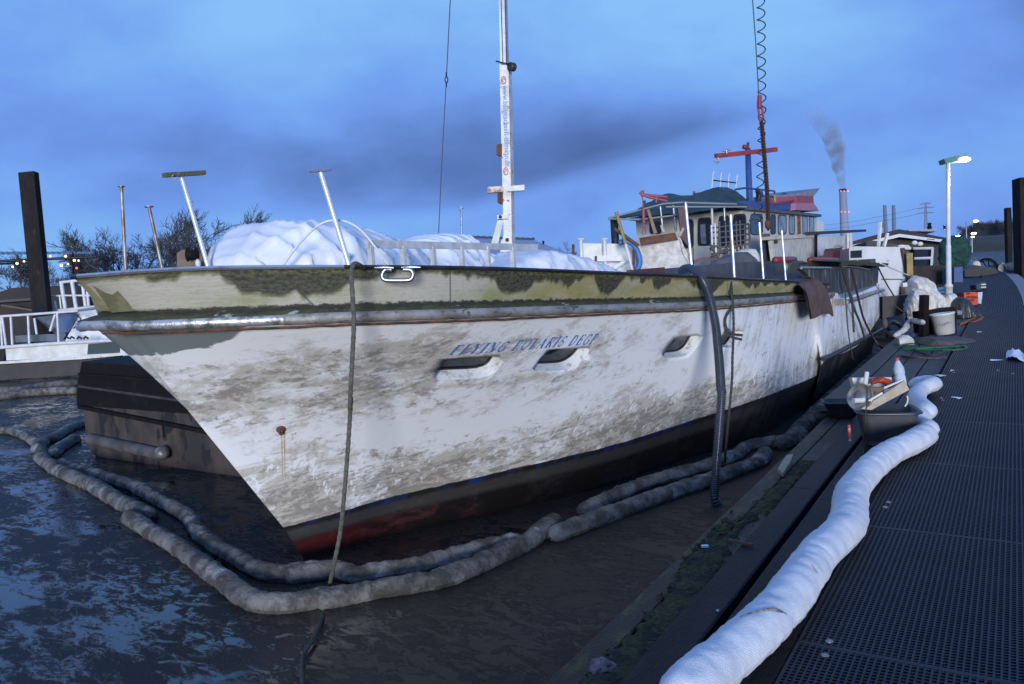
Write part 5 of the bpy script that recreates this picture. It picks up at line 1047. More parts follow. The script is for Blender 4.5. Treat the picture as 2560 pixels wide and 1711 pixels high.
for i in range(50):
    x = -300 + 2000 * i / 49; p = pd('A1', x, 700, 76); hgt = 2.0 + 1.4 * noise.noise(V((i * .35, 0, 0))) + .6 * noise.noise(V((i * 1.3, 3, 0))); rows.append([V((p.x, p.y - 3, -.4)), V((p.x, p.y - 1, hgt * .7)), V((p.x, p.y, hgt)), V((p.x, p.y + 3, hgt * .6)), V((p.x, p.y + 5, -.4))])
rngh = random.Random(5)
for i in range(49):
    for k in range(42):
        a = rows[i][rngh.choice((1, 2, 3))].lerp(rows[i + 1][2], rngh.random()) + V((rngh.uniform(-1, 1), rngh.uniform(-1, 1), -.6)); tp = a + V((rngh.gauss(0, .5), rngh.gauss(0, .5), rngh.uniform(.8, 2.2))); w = V((.03, .0, 0)); q.add([a - w, a + w, tp], [(0, 1, 2)])
q.grid(rows, True); kind(q.build('scrub', farbark), 'stuff')

# ------------------------------------------------------------------ HOUSE BEHIND THE LADDER
HD = 28
hs = thing('boat_house', 'low building with pale sheet roof behind the hoist mast', 'house', pd('A3', 1600, 720, HD + 2))
a_, b_, c_, d_ = pd('A3', 1368, 500, HD), pd('A3', 1862, 516, HD + 5), pd('A3', 2095, 606, HD + 2), pd('A3', 1570, 606, HD - 3)
q = MB(); q.prism([a_, b_, c_, d_], (0, 0, -.06)); q.build('roof', roofpale, hs)
q = MB(); P = resample([a_, b_], 30); q.tube([p + V((0, 0, .02)) for p in P], [.05 + .025 * (i % 2) for i in range(30)], 6); q.build('ridge_cap', mat('ridge_tiles', (.09, .09, .11), .8), hs)
q = MB(); q.prism([a_ + V((0, 0, -.1)), d_ + V((0, 0, -.1)), V((d_.x, d_.y, .2)), V((a_.x - 1.3, a_.y - 1.3, .2)), pd('A3', 1440, 612, HD - .2)], V((.3, .5, 0))); q.build('gable_wall', housewall, hs)
q = MB(); q.prism([d_ + V((0, 0.2, -.12)), c_ + V((0, .2, -.12)), V((c_.x, c_.y + .2, .2)), V((d_.x, d_.y + .2, .2))], V((0, .3, 0))); q.build('wall', housewall, hs)
for x, D in ((1862, HD + 5), (1920, HD + 4)):
    q = MB(); q.lathe([(.04, -.1), (.04, .06), (.055, .06), (.055, .09), (0, .1)], pd('A3', x, 516 + (x - 1862) * .35, D), n=10); q.build('vent_pipe', darkrust, hs)
q = MB(); q.box(pd('A3', 1368, 497, HD), (.15, .15, .15)); q.build('finial', rust, hs)
an = MB(); an.tube(pds('A3', [(1438, 322), (1441, 506)], 30), .03, 6); an.tube(pds('A3', [(1428, 345), (1450, 330)], 30), .02, 5); an.tube(pds('A3', [(1430, 322), (1446, 330)], 30), .02, 5); T(an.build('aerial_mast', galv), 'thin aerial mast above the pale roof', 'aerial')
for x, s in ((2030, .35), (2075, .42), (2010, .3)):
    plant(int(x) % 3, gpt('A3', x, 60, .2), s * 1.1, 'small bare tree beyond the pale roofed building', 'small bare trees beyond the pale roof', x)

# ------------------------------------------------------------------ WORKBOAT WITH WHEELHOUSE
WX, WY = -4.95, 17.07
boat = thing('work_boat', 'cluttered work boat with cream wheelhouse, blue mast and green sheet canopy', 'boat', (-6, 20, WZ))
def fx(pts, X=WX, z='A4'): return [px(z, a, b, X) for a, b in pts]
def fy(pts, Y=WY, z='A4'): return [py(z, a, b, Y) for a, b in pts]
q = MB(); q.prism([V((-8.6, 14.8, z)) if 0 else V((x, y, -.6)) for x, y in ((-8.4, 16.2), (-4.3, 15.9), (-4.2, 25.5), (-8.4, 25.5))], (0, 0, 1.35)); q.build('hull', darkbrown, boat)
tr_ = px('A4', 1490, 702, WX); zr = tr_.z; yr = px('A4', 2030, 720, WX).y
z0 = .7; xl_ = py('A4', 600, 800, WY).x
whm = mat('wheelhouse_cream', (.54, .52, .46), .55, (.44, .41, .35), 2.2, d3=(.2, .14, .09), ds=6, dlo=.62, dhi=.72)
cor = V((WX, WY, 0))
q = MB(); q.prism([V((xl_, WY, z0)), V((WX, WY, z0)), V((WX, yr, z0)), V((xl_, yr, z0))], (0, 0, zr - z0 - .04)); q.build('cabin_wall', whm, boat)
q = MB(); q.prism([V((xl_ - .1, WY - .12, zr - .05)), V((WX + .12, WY - .12, zr - .05)), V((WX + .12, yr + .15, zr - .05)), V((xl_ - .1, yr + .15, zr - .05))], (0, 0, .07)); q.build('roof', mat('roof_edge', (.05, .06, .09), .6, (.1, .1, .12), 3), boat)
def window(pts, pal=None, n=None, glass=glassd):
    P = [V(p) for p in pts]; c = sum(P, V()) / 4; nn = n
    def rnd(k, off, r=.22):
        out = []
        for i in range(4):
            p, a, b = P[i], P[i - 1], P[(i + 1) % 4]
            for t in range(4):
                f = t / 3; s0 = p.lerp(a, r); s1 = p.lerp(b, r); m_ = p * .5 + (s0 + s1) * .25; out.append(c + ((s0 * (1 - f) ** 2 + p * 2 * f * (1 - f) + s1 * f * f) - c) * k + nn * off)
        return out
    o, i_ = rnd(1.12, .012), rnd(1, .012); q = MB(); q.add(o + i_, [(k, (k + 1) % 16, 16 + (k + 1) % 16, 16 + k) for k in range(16)]); q.add(rnd(1.12, .012) + rnd(1.12, -.02), [(k, (k + 1) % 16, 16 + (k + 1) % 16, 16 + k) for k in range(16)]); w_ = q.build('window', black, boat)
    q = MB(); q.add(rnd(1.03, .006), [tuple(range(16))]); q.build('pane', glass, w_)
nX = V((1, 0, 0)); nY = V((0, -1, 0))
for (x0, y0, x1, y1) in ((1512, 752, 1600, 905), (1668, 757, 1705, 900), (1728, 760, 1790, 902), (1815, 764, 1856, 902), (1922, 765, 1958, 900), (1974, 768, 2010, 898)):
    window(fx([(x0, y0), (x1, y0 + 2), (x1, y1), (x0, y1)]), n=nX, glass=glassl if x0 > 1700 else glassd)
for (x0, y0, x1, y1, g_) in ((1097, 790, 1197, 998, glassd), (1262, 775, 1340, 990, glassd), (1376, 762, 1470, 985, glassd), (960, 803, 1055, 1008, glassd), (715, 815, 800, 900, glassd)):
    window(fy([(x0, y0), (x1, y0 - 6), (x1, y1), (x0, y1)]), n=nY, glass=g_)
q = MB(); P = fy([(1112, 830), (1152, 826), (1160, 980), (1118, 985)], WY - .02); q.add(P, [(0, 1, 2, 3)]); q.build('window_view', glassl, boat)  # pale view through the window, put in as a coloured sheet
q = MB(); q.bar(fx([(1885, 725)], WX + .02)[0], fx([(1890, 905)], WX + .02)[0], .05, .12, (1, 0, 0)); q.build('post', brownwood, boat)
q = MB(); q.prism(fy([(1060, 1000), (1190, 1000), (1190, 1160), (1060, 1160)], WY - .1), (0, .05, 0)); q.build('side_board', white, boat)
# roof top: blue parapet, rails, red shield
q = MB(); q.prism(fx([(1500, 640), (1700, 655), (1870, 640), (1880, 718), (1500, 700)], WX - .05), (-1.6, 0, 0)); q.build('roof_parapet', bluep, boat)
q = MB(); q.prism(fx([(1700, 655), (1880, 628), (1880, 645), (1700, 672)], WX + .0), (-.05, 0, 0)); q.build('parapet_stripe', redp, boat)
q = MB(); q.prism(fx([(1878, 598), (2008, 606), (2012, 660), (1872, 660)], WX + .06), (-1.4, 0, 0)); q.build('roof_shield', pinkp, boat)
q = MB(); q.prism(fx([(1872, 660), (2012, 660), (2055, 722), (1868, 716)], WX + .08), (-1.4, 0, 0)); q.build('roof_shield', mat('pale_red_shield', (.36, .16, .22), .6, (.28, .13, .19), 4), boat)
q = MB(); q.prism(fx([(1895, 583), (2062, 541), (2010, 605), (1890, 600)], WX + .06), (-1.4, 0, 0)); q.build('spray_screen', mat('grey_screen', (.24, .24, .27), .6, (.16, .16, .19), 7), boat)
def pipe2(z, pts, r, name, m, X=None, Y=None, D=None, n=7, par=boat):
    P = [px(z, a, b, X) if X is not None else (py(z, a, b, Y) if Y is not None else pd(z, a, b, D)) for a, b in pts]; q = MB(); q.tube(P, r, n); return q.build(name, m, par)
for pts in ([(1390, 552), (1470, 540), (1700, 565), (1704, 640)], [(1560, 600), (1700, 612)], [(1520, 548), (1522, 700)], [(1560, 550), (1562, 700)], [(1600, 555), (1602, 660)], [(1650, 560), (1652, 700)], [(1760, 580), (1890, 605)], [(1762, 580), (1762, 640)], [(1540, 620), (1650, 690)]):
    pipe2('A4', pts, .024, 'roof_railing', bluep, X=WX - .4)
pipe2('A4', [(1700, 590), (1703, 655)], .035, 'lantern', yellow, X=WX - .3)
pipe2('A4', [(1565, 560), (1580, 600), (1570, 640), (1590, 660)], .06, 'deck_winch', black, X=WX - .3)
mp0, mp1 = px('A4', 1505, 705, WX - .9), px('A4', 1488, 225, WX - .9); MDp = (mp1 - EYE).dot(FW)
q = MB(); q.lathe([(.085, 0), (.07, (mp1 - mp0).length), (0, (mp1 - mp0).length)], mp0, mp1 - mp0, n=12); q.build('mast', bluep, boat)
q = MB(); q.bar(pd('A4', 1230, 287, MDp - .35), pd('A4', 1718, 235, MDp + .1), .09, .11); q.build('cross_yard', redp, boat)
q = MB(); q.lathe([(0, -.06), (.05, -.06), (.06, -.04), (.06, .05), (.05, .07), (0, .07)], pd('A4', 1470, 215, MDp - .2), (-.7, -.7, 0), 14); q.build('masthead_lamp', redp, boat)
pipe2('A4', [(1487, 225), (1492, 180)], .035, 'mast_tip', black, D=MDp)
pipe2('A4', [(1322, 270), (1320, 242)], .03, 'bracket', galv, D=MDp - .3); pipe2('A4', [(1292, 246), (1348, 238)], .025, 'bracket', galv, D=MDp - .3)
c = pd('A4', 1245, 320, MDp - .35); q = MB(); q.tube([c + RT * .06 * math.cos(a) + UP * .06 * math.sin(a) for a in [k * math.tau / 20 for k in range(20)]], .018, 6, closed=True); q.build('ring', galv, boat)
# aerial rack
for x0, y0, x1, y1 in ((1215, 410, 1203, 540), (1278, 418, 1268, 545), (1340, 428, 1333, 545), (1404, 436, 1393, 545)): pipe2('A4', [(x0 + 5, y0), (x0 - 2, y0 + 20), (x1, y1)], .014, 'aerial_rod', railw, D=21)
pipe2('A4', [(1215, 480), (1395, 500)], .018, 'aerial_bar', darkrust, D=21)
# canopy of green sheet
def sheet(name, m, rows, th=.02, sag=.0, par=boat, lab=None):
    R_ = []
    for r in rows: R_.append(resample(catmull([pd('A4', a, b, d) for a, b, d in r], 8), 26))
    G = []
    for j in range(26): G.append(resample(catmull([r[j] for r in R_], 8), 18))
    for i, r in enumerate(G):
        for k, p in enumerate(r): p += V((0, 0, noise.noise(p * 2.3) * .06 + abs(noise.noise(p * 4)) * .04 - .02))
    q = MB(); q.grid(G); q.grid([[p - V((0, 0, th)) for p in r] for r in G], True, True); return q.build(name, m, par)
sheet('canopy', greent, [[(382, 782, 16.4), (600, 770, 16.4), (930, 740, 16.2), (1300, 690, 16.2), (1470, 692, 16.6)], [(640, 700, 17.2), (800, 664, 17.2), (960, 655, 17.0), (1280, 660, 17), (1480, 670, 17.3)], [(700, 660, 18.2), (830, 592, 18.3), (1020, 598, 18.3), (1200, 602, 18.2), (1480, 640, 18.3)]])
sheet('canopy', greent, [[(1020, 608, 18.0), (1150, 620, 17.8), (1300, 640, 17.6), (1480, 690, 17.6)], [(1050, 590, 18.6), (1200, 550, 18.5), (1330, 545, 18.5), (1470, 620, 18.3)], [(1090, 592, 19.5), (1215, 552, 19.6), (1350, 548, 19.6), (1490, 650, 19.5)]])
for pts in ([(385, 780), (820, 665), (960, 655), (1400, 668)], [(840, 690), (1480, 690)], [(380, 785), (640, 790), (930, 755)]): pipe2('A4', pts, .02, 'canopy_frame', mat('canopy_pipe', (.18, .2, .2), .5), D=16.15)
for a, b, c, d, m_ in ((795, 690, 816, 885, galv), (897, 680, 918, 885, galv), (1203, 705, 1210, 860, whm), (1300, 690, 1305, 800, galv), (670, 640, 672, 690, black)): pipe2('A4', [(a, b), (c, d)], .026, 'canopy_post', m_, D=16.2)
q = MB(); q.lathe([(.085, 0), (.085, .56), (0, .56)], pd('A4', 440, 985, 16.6), UP * 1 - RT * .06, n=12); q.build('exhaust_stack', black, boat)
# davit
for pts in ([(640, 592), (850, 612)], [(640, 580), (700, 612), (760, 625), (850, 645)], [(655, 560), (655, 610)], [(630, 575), (672, 600)], [(770, 600), (760, 660)]): pipe2('A4', pts, .03, 'davit', pinkp, D=16.6)
pipe2('A4', [(655, 610), (657, 700)], .012, 'tackle_line', pinkp, D=15.9); pipe2('A4', [(660, 705), (665, 820)], .036, 'tackle_block', pinkp, D=15.9); pipe2('A4', [(665, 820), (652, 905)], .014, 'tackle_strap', pinkp, D=15.9); pipe2('A4', [(665, 820), (680, 905)], .014, 'tackle_strap', pinkp, D=15.9)
pipe2('A4', [(1062, 568), (1062, 585)], .03, 'red_lamp', redp, D=18)
# clutter in front of the wheelhouse
FD = 15.6
def a4(pts, D, th, name, m, label, cat, grp=None): q = MB(); q.prism(pds('A4', pts, D), FW * th); return T(q.build(name, m), label, cat, grp)
a4([(632, 935), (912, 893), (930, 938), (940, 950), (645, 992)], FD - .3, .06, 'rust_board', rust, 'rust brown board lying above the white canvas screen', 'board')
rows = []; La = resample(pds('A4', [(612, 1000), (625, 1090), (640, 1200)], FD), 20); Lb_ = resample(pds('A4', [(960, 935), (990, 1040), (1015, 1180)], FD - .2), 20)
for i in range(20):
    rows.append([La[i].lerp(Lb_[i], j / 29) - FW * (.05 * noise.noise(V((i * .5, j * .22, 0))) + .05 * abs(noise.noise(V((i * .8, j * .3, 4))))) for j in range(30)])
q = MB(); q.grid(rows); T(q.build('canvas_screen', cloth), 'creased white canvas screen hung below the rust brown board', 'canvas')
q = MB(); rows = [[pd('A4', 950 + 60 * t / 9 + 20 * s_ / 9, 940 + 120 * t / 9 + s_ * 12, FD - .25 - .06 * noise.noise(V((s_ * .7, t * .6, 2)))) for s_ in range(10)] for t in range(10)]; q.grid(rows); T(q.build('hanging_cloth', cloth), 'grey white cloth hanging beside the leftmost bright post', 'cloth')
a4([(158, 978), (630, 985), (640, 1210), (170, 1210)], FD + .5, .08, 'bulwark_plate', white, 'white steel plate left of the blue hose on the work boat', 'plate')
for x in (165, 352): 
    q = MB(); q.tube(pds('A4', [(x, 950), (x + 10, 1200)], FD + .3), .04, 8); q.lathe([(0, 0), (.09, 0), (.09, .03), (0, .03)], pd('A4', x, 952, FD + .3), n=10); T(q.build('bollard_post', white), ('left' if x < 200 else 'right') + ' of two white posts with flat caps on the white plate', 'post', 'white posts on the plate')
a4([(285, 1078), (570, 1072), (570, 1118), (285, 1122)], FD + .2, .05, 'white_plank', white, 'horizontal white plank fixed on the white plate', 'plank')
a4([(520, 1100), (570, 1100), (400, 1210), (350, 1210)], FD + .1, .05, 'white_plank', white, 'slanting white plank leaning on the white plate', 'plank')
def post(pts, r, m, D, label, name='post', cat='post', grp=None): q = MB(); q.tube(pds('A4', pts, D), r, 8); return T(q.build(name, m), label, cat, grp)
post([(445, 730), (520, 985)], .035, yellow, FD - .4, 'yellow pole leaning under the left end of the green canopy', 'yellow_pole', 'pole')
post([(520, 985), (545, 1080), (575, 1200)], .03, white, FD - .4, 'white pole continuing below the yellow pole', 'white_pole', 'pole')
post([(430, 862), (520, 925), (622, 1000)], .035, brownwood, FD - .2, 'brown strut slanting down from the black exhaust stack', 'brown_strut', 'strut')
q = MB(); q.tube(catmull(pds('A4', [(470, 975), (520, 962), (575, 985), (612, 1040), (632, 1110), (625, 1160), (605, 1200)], FD - .1), 6), .056, 12); T(q.build('blue_hose', bluehose), 'thick blue hose arching beside the white canvas screen', 'hose')
post([(586, 1030), (580, 1200)], .028, rust, FD - .3, 'rusty post in front of the thick blue hose'); post([(105, 988), (104, 1130)], .03, rust, FD + .3, 'rusty post standing left of the white steel plate'); post([(285, 1080), (281, 1210)], .024, rust, FD - .5, 'short rusty post in front of the white steel plate')
a4([(935, 690), (985, 690), (1012, 1000), (960, 930)], FD - .1, .06, 'narrow_board', mat('purple_brown_panel', (.10, .05, .06), .7, (.07, .04, .045), 4), 'narrow dark brown panel behind the leftmost bright post', 'panel')
a4([(688, 712), (708, 708), (770, 895), (745, 905)], FD + .3, .05, 'timber', mat('orange_timber', (.30, .17, .09), .8, (.2, .12, .07), 8), 'longer slanting brown timber under the green canopy', 'timber')
a4([(795, 835), (812, 832), (832, 890), (812, 895)], FD + .2, .05, 'timber', palewood, 'short pale timber stub above the rust brown board', 'timber')
post([(945, 925), (978, 860)], .03, palewood, FD - .35, 'short pale stick poking up beside the canvas screen', 'stick', 'stick')
# rack of rods
rk = thing('wire_rack', 'tangled dark wire rack standing in front of the wheelhouse windows', 'rack', pd('A4', 1350, 1100, 15.2)); rng = random.Random(21)
for y0 in (850, 885, 930, 975, 1010): pipe2('A4', [(1185, y0 + 10), (1340, y0 - 5 + rng.uniform(-8, 8)), (1500, y0 - 25)], .018, 'rail', wiremat, D=15.2, par=rk)
for x0 in (1200, 1228, 1262, 1310, 1345, 1395, 1425, 1462, 1498): pipe2('A4', [(x0, 815 + rng.uniform(-20, 30)), (x0 + 8, 1060 + rng.uniform(-30, 20))], .022, 'rod', railw if x0 % 4 == 0 else wiremat, D=15.2, par=rk)
for pts in ([(1200, 990), (1230, 1060), (1300, 1050), (1420, 1000)], [(1210, 1080), (1290, 1040), (1400, 960)], [(1440, 1000), (1445, 1100), (1440, 1200)], [(1500, 800), (1560, 780), (1610, 800)], [(1195, 1040), (1215, 1000), (1250, 1000), (1270, 1040), (1240, 1070), (1200, 1060)]): pipe2('A4', pts, .02, 'loose_wire', wiremat, D=15.1, par=rk)
a4([(1290, 1060), (1330, 1020), (1345, 1120), (1270, 1140)], 15.3, .2, 'blue_bucket', mat('dark_blue', (.02, .03, .12), .5), 'dark blue box low among the wire rack', 'box')
a4([(1060, 1110), (1130, 1090), (1250, 1075), (1250, 1092), (1130, 1110), (1065, 1140)], 15.3, .08, 'red_brown_rail', mat('red_brown_rail', (.13, .06, .065), .7), 'bent red brown rail at the foot of the wheelhouse', 'rail')
a4([(1245, 1120), (1275, 1060), (1290, 1070), (1262, 1150)], 15.1, .1, 'yellow_can', yellow, 'small yellowish can at the foot of the wire rack', 'can')
mound('dark_sheet', greypanel, None, [pd('A4', a, b, 14.5) for a, b in ((1180, 1150), (1230, 1110), (1300, 1085), (1400, 1050), (1480, 1048), (1540, 1090), (1580, 1140))], .3, 'dark crumpled sheet lying below the wire rack', 'sheet', .05, 3, zbase=.85)
mound('white_sack', cloth, None, [pd('A4', a, b, 15) for a, b in ((1380, 1070), (1420, 1030), (1480, 1020), (1545, 1025), (1580, 1070))], .3, 'white sack behind the bright posts below the rack', 'sack', .05, 3, zbase=.9)
q = MB(); q.prism(fx([(1595, 905), (1665, 900), (1675, 1130), (1605, 1130)], -4.5), (-.05, 0, 0)); T(q.build('grey_board', greypanel), 'grey board standing left of the white deck cabin', 'board')
# white deck cabin beside the wheelhouse
dk = thing('deck_cabin', 'long white deck cabin wall below the wheelhouse windows', 'cabin', px('A4', 1800, 1120, -4.3))
q = MB(); q.prism(fx([(1675, 925), (2020, 908), (2022, 1125), (1700, 1125)], -4.3), (-.08, 0, 0)); q.build('wall_panel', offwhite, dk)
q = MB(); q.prism(fx([(2036, 925), (2275, 920), (2280, 1100), (2036, 1105)], -4.3), (-.08, 0, 0)); q.build('wall_panel', white, dk)
q = MB(); q.prism(fx([(1665, 925), (2020, 905), (2020, 930), (1670, 950)], -4.24), (-.2, 0, 0)); q.build('cornice', offwhite, dk)
q = MB(); q.bar(px('A4', 1950, 902, -4.22), px('A4', 2420, 878, -4.22), .06, .08); q.build('roof_beam', mat('mossy_beam', (.035, .035, .028), .8), dk)
for x0, m_ in ((2028, darkrust), (2286, white), (2310, white)): q = MB(); q.bar(px('A4', x0, 900, -4.21), px('A4', x0, 1110, -4.21), .09, .06, (1, 0, 0)); q.build('wall_post', m_, dk)
q = MB(); q.box(px('A4', 1711, 962, -4.27), (.05, .12, .1)); q.build('lamp_box', black, dk)
# gas cylinders and canister
def cyl(a, b, r, m, name, label, cat, parts=()):
    a, b = V(a), V(b); root = thing(name, label, cat, a); L_ = (b - a).length; q = MB(); q.lathe([(0, 0), (r * .5, 0), (r, r * .5), (r, L_ - r * .8), (r * .5, L_ - r * .1), (r * .25, L_), (0, L_)], a, b - a, 18); q.build('body', m, root)
    q = MB(); q.lathe([(r * .3, L_), (r * .9, L_ + .01), (r * .9, L_ + r * 1.4), (0, L_ + r * 1.5)], a, b - a, 14); q.build('valve_cap', parts[0] if parts else black, root); return root
GX = -3.2
cyl(px('A4', 1702, 1112, GX), px('A4', 1850, 1108, GX), .054, redp, 'gas_cylinder', 'red cylinder with black cap lying behind the rightmost bright post', 'gas cylinder')
cyl(px('A4', 2200, 1112, GX), px('A4', 1985, 1110, GX), .054, redp, 'gas_cylinder', 'red cylinder with red cap lying nearest the stern', 'gas cylinder', (redp,))
q = MB(); q.tube(catmull([px('A4', a, b, -2.6) for a, b in [(1800, 1210), (1815, 1165), (1850, 1130), (1910, 1122), (1990, 1140), (2080, 1132)]], 6), .009, 8); T(q.build('garden_hose', greenhose), 'green hose looping in front of the red cylinders', 'hose')
can_ = thing('fuel_canister', 'dark red canister strapped beside the white deck cabin', 'canister', px('A4', 2200, 1100, -3.6))
q = MB(); q.prism(fx([(2160, 1045), (2172, 1020), (2235, 1012), (2248, 1100), (2160, 1105)], -3.6), (-.2, 0, 0)); q.build('body', mat('dark_red', (.08, .015, .02), .5), can_); q = MB(); q.tube(fx([(2170, 1015), (2200, 995), (2240, 1005)], -3.65), .03, 8); q.build('handle', palewood, can_)

# ------------------------------------------------------------------ RIGHT BACKGROUND
def a5(pts, D, th, name, m, label, cat): q = MB(); q.prism(pds('A5', pts, D), FW * th); return T(q.build(name, m), label, cat)
# white container cabin astern
cc = thing('container_cabin', 'weathered white cabin box with a small dark window astern of the yacht', 'cabin', pd('A5', 800, 1360, 18.5)); CDp = 18.5
ccm = mat('grimy_white_cabin', (.52, .53, .55), .6, (.42, .42, .43), 1.5, d3=(.25, .22, .2), ds=4, dlo=.60, dhi=.72)
q = MB(); q.prism(pds('A5', [(555, 955), (600, 942), (1000, 948), (1020, 975), (1065, 1180), (1060, 1370), (560, 1370)], CDp), FW * 2.2); q.build('wall', ccm, cc)
q = MB(); q.prism(pds('A5', [(568, 980), (664, 974), (664, 1038), (568, 1042)], CDp - .02), FW * .05); q.build('window', glassd, cc)
q = MB(); q.tube(pds('A5', [(1008, 955), (1045, 1160), (1075, 1300)], CDp - .03), .05, 8); q.build('edge_trim', mat('brown_trim', (.06, .04, .045), .7), cc)
q = MB(); q.tube(pds('A5', [(830, 1222), (1010, 1222)], CDp - .03), .012, 5); q.build('seam', greypanel, cc)
a5([(1000, 1285), (1030, 1270), (1035, 1350), (1000, 1350)], 17.5, .1, 'brown_box', brownwood, 'small brown box at the lower right of the white cabin box', 'box')
a5([(1012, 1255), (1050, 1248), (1052, 1285), (1015, 1290)], 17.4, .1, 'white_box', white, 'little white box above the small brown box', 'box')
a5([(840, 1370), (1070, 1352), (1075, 1500), (840, 1560)], 17.2, 1.2, 'dark_float', darkbrown, 'dark timber float below the white cabin box', 'float')
q = MB(); q.bar(pd('A5', 1072, 1000, 18.3), pd('A5', 1075, 1195, 18.3), .13, .1); T(q.build('yellow_post', yellow), 'yellowish post at the right corner of the white cabin box', 'post')
for x0, x1 in ((822, 805), (882, 852)):
    q = MB(); q.bar(pd('A5', x0, 735 if x0 < 850 else 830, 20), pd('A5', x1, 945, 20), .06, .06); T(q.build('white_pole', white), ('left' if x0 < 850 else 'right') + ' of two slanting pale poles above the white cabin box', 'pole')
a5([(822, 745), (835, 735), (850, 742), (852, 775), (825, 775)], 20.2, .1, 'pole_head', greypanel, 'grey block at the top of the left slanting pole', 'block')
# gabled house
hh = thing('gabled_house', 'black boarded house with white gable boards behind the street lamp', 'house', pd('A5', 1000, 1200, 30)); D1 = 29
q = MB(); q.prism(pds('A5', [(560, 940), (985, 850), (1400, 905), (1400, 1250), (560, 1250)], D1 + .3), FW * 6); q.build('wall', housewall, hh)
q = MB(); q.prism(pds('A5', [(570, 905), (700, 865), (980, 795), (1390, 870), (1390, 905), (985, 850), (570, 950)], D1 - .3), FW * 7); q.build('roof', mat('black_roof', (.008, .008, .01), .7, (.015, .015, .018), 3), hh)
wb = mat('white_board', (.55, .56, .6), .6, (.48, .48, .52), 3)
q = MB(); q.prism(pds('A5', [(585, 930), (985, 835), (985, 862), (800, 905), (585, 945)], D1 - .34), FW * .06); q.build('barge_board', wb, hh)
q = MB(); q.prism(pds('A5', [(985, 835), (1395, 890), (1395, 912), (985, 862)], D1 - .34), FW * .06); q.build('barge_board', wb, hh)
q = MB(); q.prism(pds('A5', [(1218, 876), (1285, 880), (1285, 886), (1218, 883)], D1 - .36), FW * .03); q.build('name_strip', black, hh)
q = MB(); q.prism(pds('A5', [(1110, 962), (1262, 958), (1258, 1100), (1112, 1108)], D1), FW * .1); wd_ = q.build('window', glassd, hh)
for pts in ([(1100, 960), (1270, 957)], [(1108, 1045), (1262, 1040)], [(1266, 955), (1256, 1108)]): q = MB(); q.tube(pds('A5', pts, D1 - .1), .045, 5); q.build('frame', wb, wd_)
q = MB(); q.prism(pds('A5', [(970, 940), (985, 928), (1060, 930), (1085, 955), (1080, 970), (1000, 965)], 24), FW * .8); T(q.build('white_roll', cloth), 'white roll lying on top of the cabin box at its right end', 'roll')
for x in (1112, 1160): q = MB(); q.ball(pd('A5', x, 912 + (x - 1112) * .2, 24), (.085, .07, .07), 12, 8); T(q.build('white_float', white), ('left' if x < 1130 else 'right') + ' of two white floats under the white gable board', 'float')
a5([(700, 905), (740, 890), (830, 900), (880, 912), (1100, 940), (1100, 965), (700, 945)], 25, 1, 'dark_gear', darkbrown, 'dark heap of gear under the left gable board', 'gear')
a5([(1010, 980), (1050, 975), (1082, 1000), (1090, 1210), (1060, 1180)], 20, .6, 'dark_post', darkbrown, 'dark upright shape between the cabin box and the house window', 'post')
a5([(1080, 1110), (1380, 1100), (1520, 1110), (1530, 1260), (1080, 1330)], 23, .6, 'dark_hedge_wall', mat('dark_lumber', (.012, .01, .012), .9, (.03, .02, .02), 3), 'dark stacked lumber below the house window', 'lumber')
a5([(870, 740), (895, 738), (900, 790), (868, 790)], 60, 2, 'ventilator', greypanel, 'grey block rising above the ridge between the two slanting poles', 'block') if 0 else None
a5([(1060, 800), (1300, 795), (1312, 805), (1300, 815), (1060, 812)], 42, 2, 'far_roof', roofpale, 'far pale flat roof behind the gabled house', 'roof')
q = MB(); q.lathe([(.1, 0), (.12, .12), (.07, .2), (.11, .3), (0, .36)], pd('A5', 1240, 795, 42), n=10); T(q.build('chimney_cowl', darkrust), 'small dark cowl on the far pale flat roof', 'cowl')
q = MB(); q.lathe([(.05, 0), (.05, .16), (.065, .16), (.065, .21), (0, .21)], pd('A5', 1368, 800, 34), n=12); T(q.build('flue_pipe', steel), 'shiny flue pipe just left of the street lamp post', 'flue')
# green net heap
GDp = 25
q = MB(); cN = pd('A5', 1450, 1000, GDp); q.ball(cN, (.46, .38, .56), 44, 30, lambda d: (abs(d.x) ** 3.2 + abs(d.y) ** 3.2 + abs(d.z) ** 3.2) ** (-1 / 3.2) * (.93 + .13 * noise.noise(d * 2.2) + .07 * noise.noise(d * 7)) if d.length > 0 else 1)
rng = random.Random(4)
for k in range(120):
    d = V((rng.gauss(0, 1), rng.gauss(0, 1), rng.gauss(0, 1))).normalized(); p = cN + V((d.x * .44, d.y * .35, d.z * .52)); t = d.orthogonal().normalized(); q.add([p - t * .03, p + t * .03 + d * .02, p + d * .06 + V((0, 0, -.04))], [(0, 1, 2)])
T(q.build('net_heap', greennet), 'big rounded heap of green netting behind the street lamp', 'net')
a5([(1450, 1120), (1522, 1115), (1525, 1245), (1450, 1250)], 22, .6, 'blue_drum', mat('blue_drum', (.03, .07, .2), .5, (.04, .08, .18), 5), 'dull blue drum under the green net heap', 'drum')
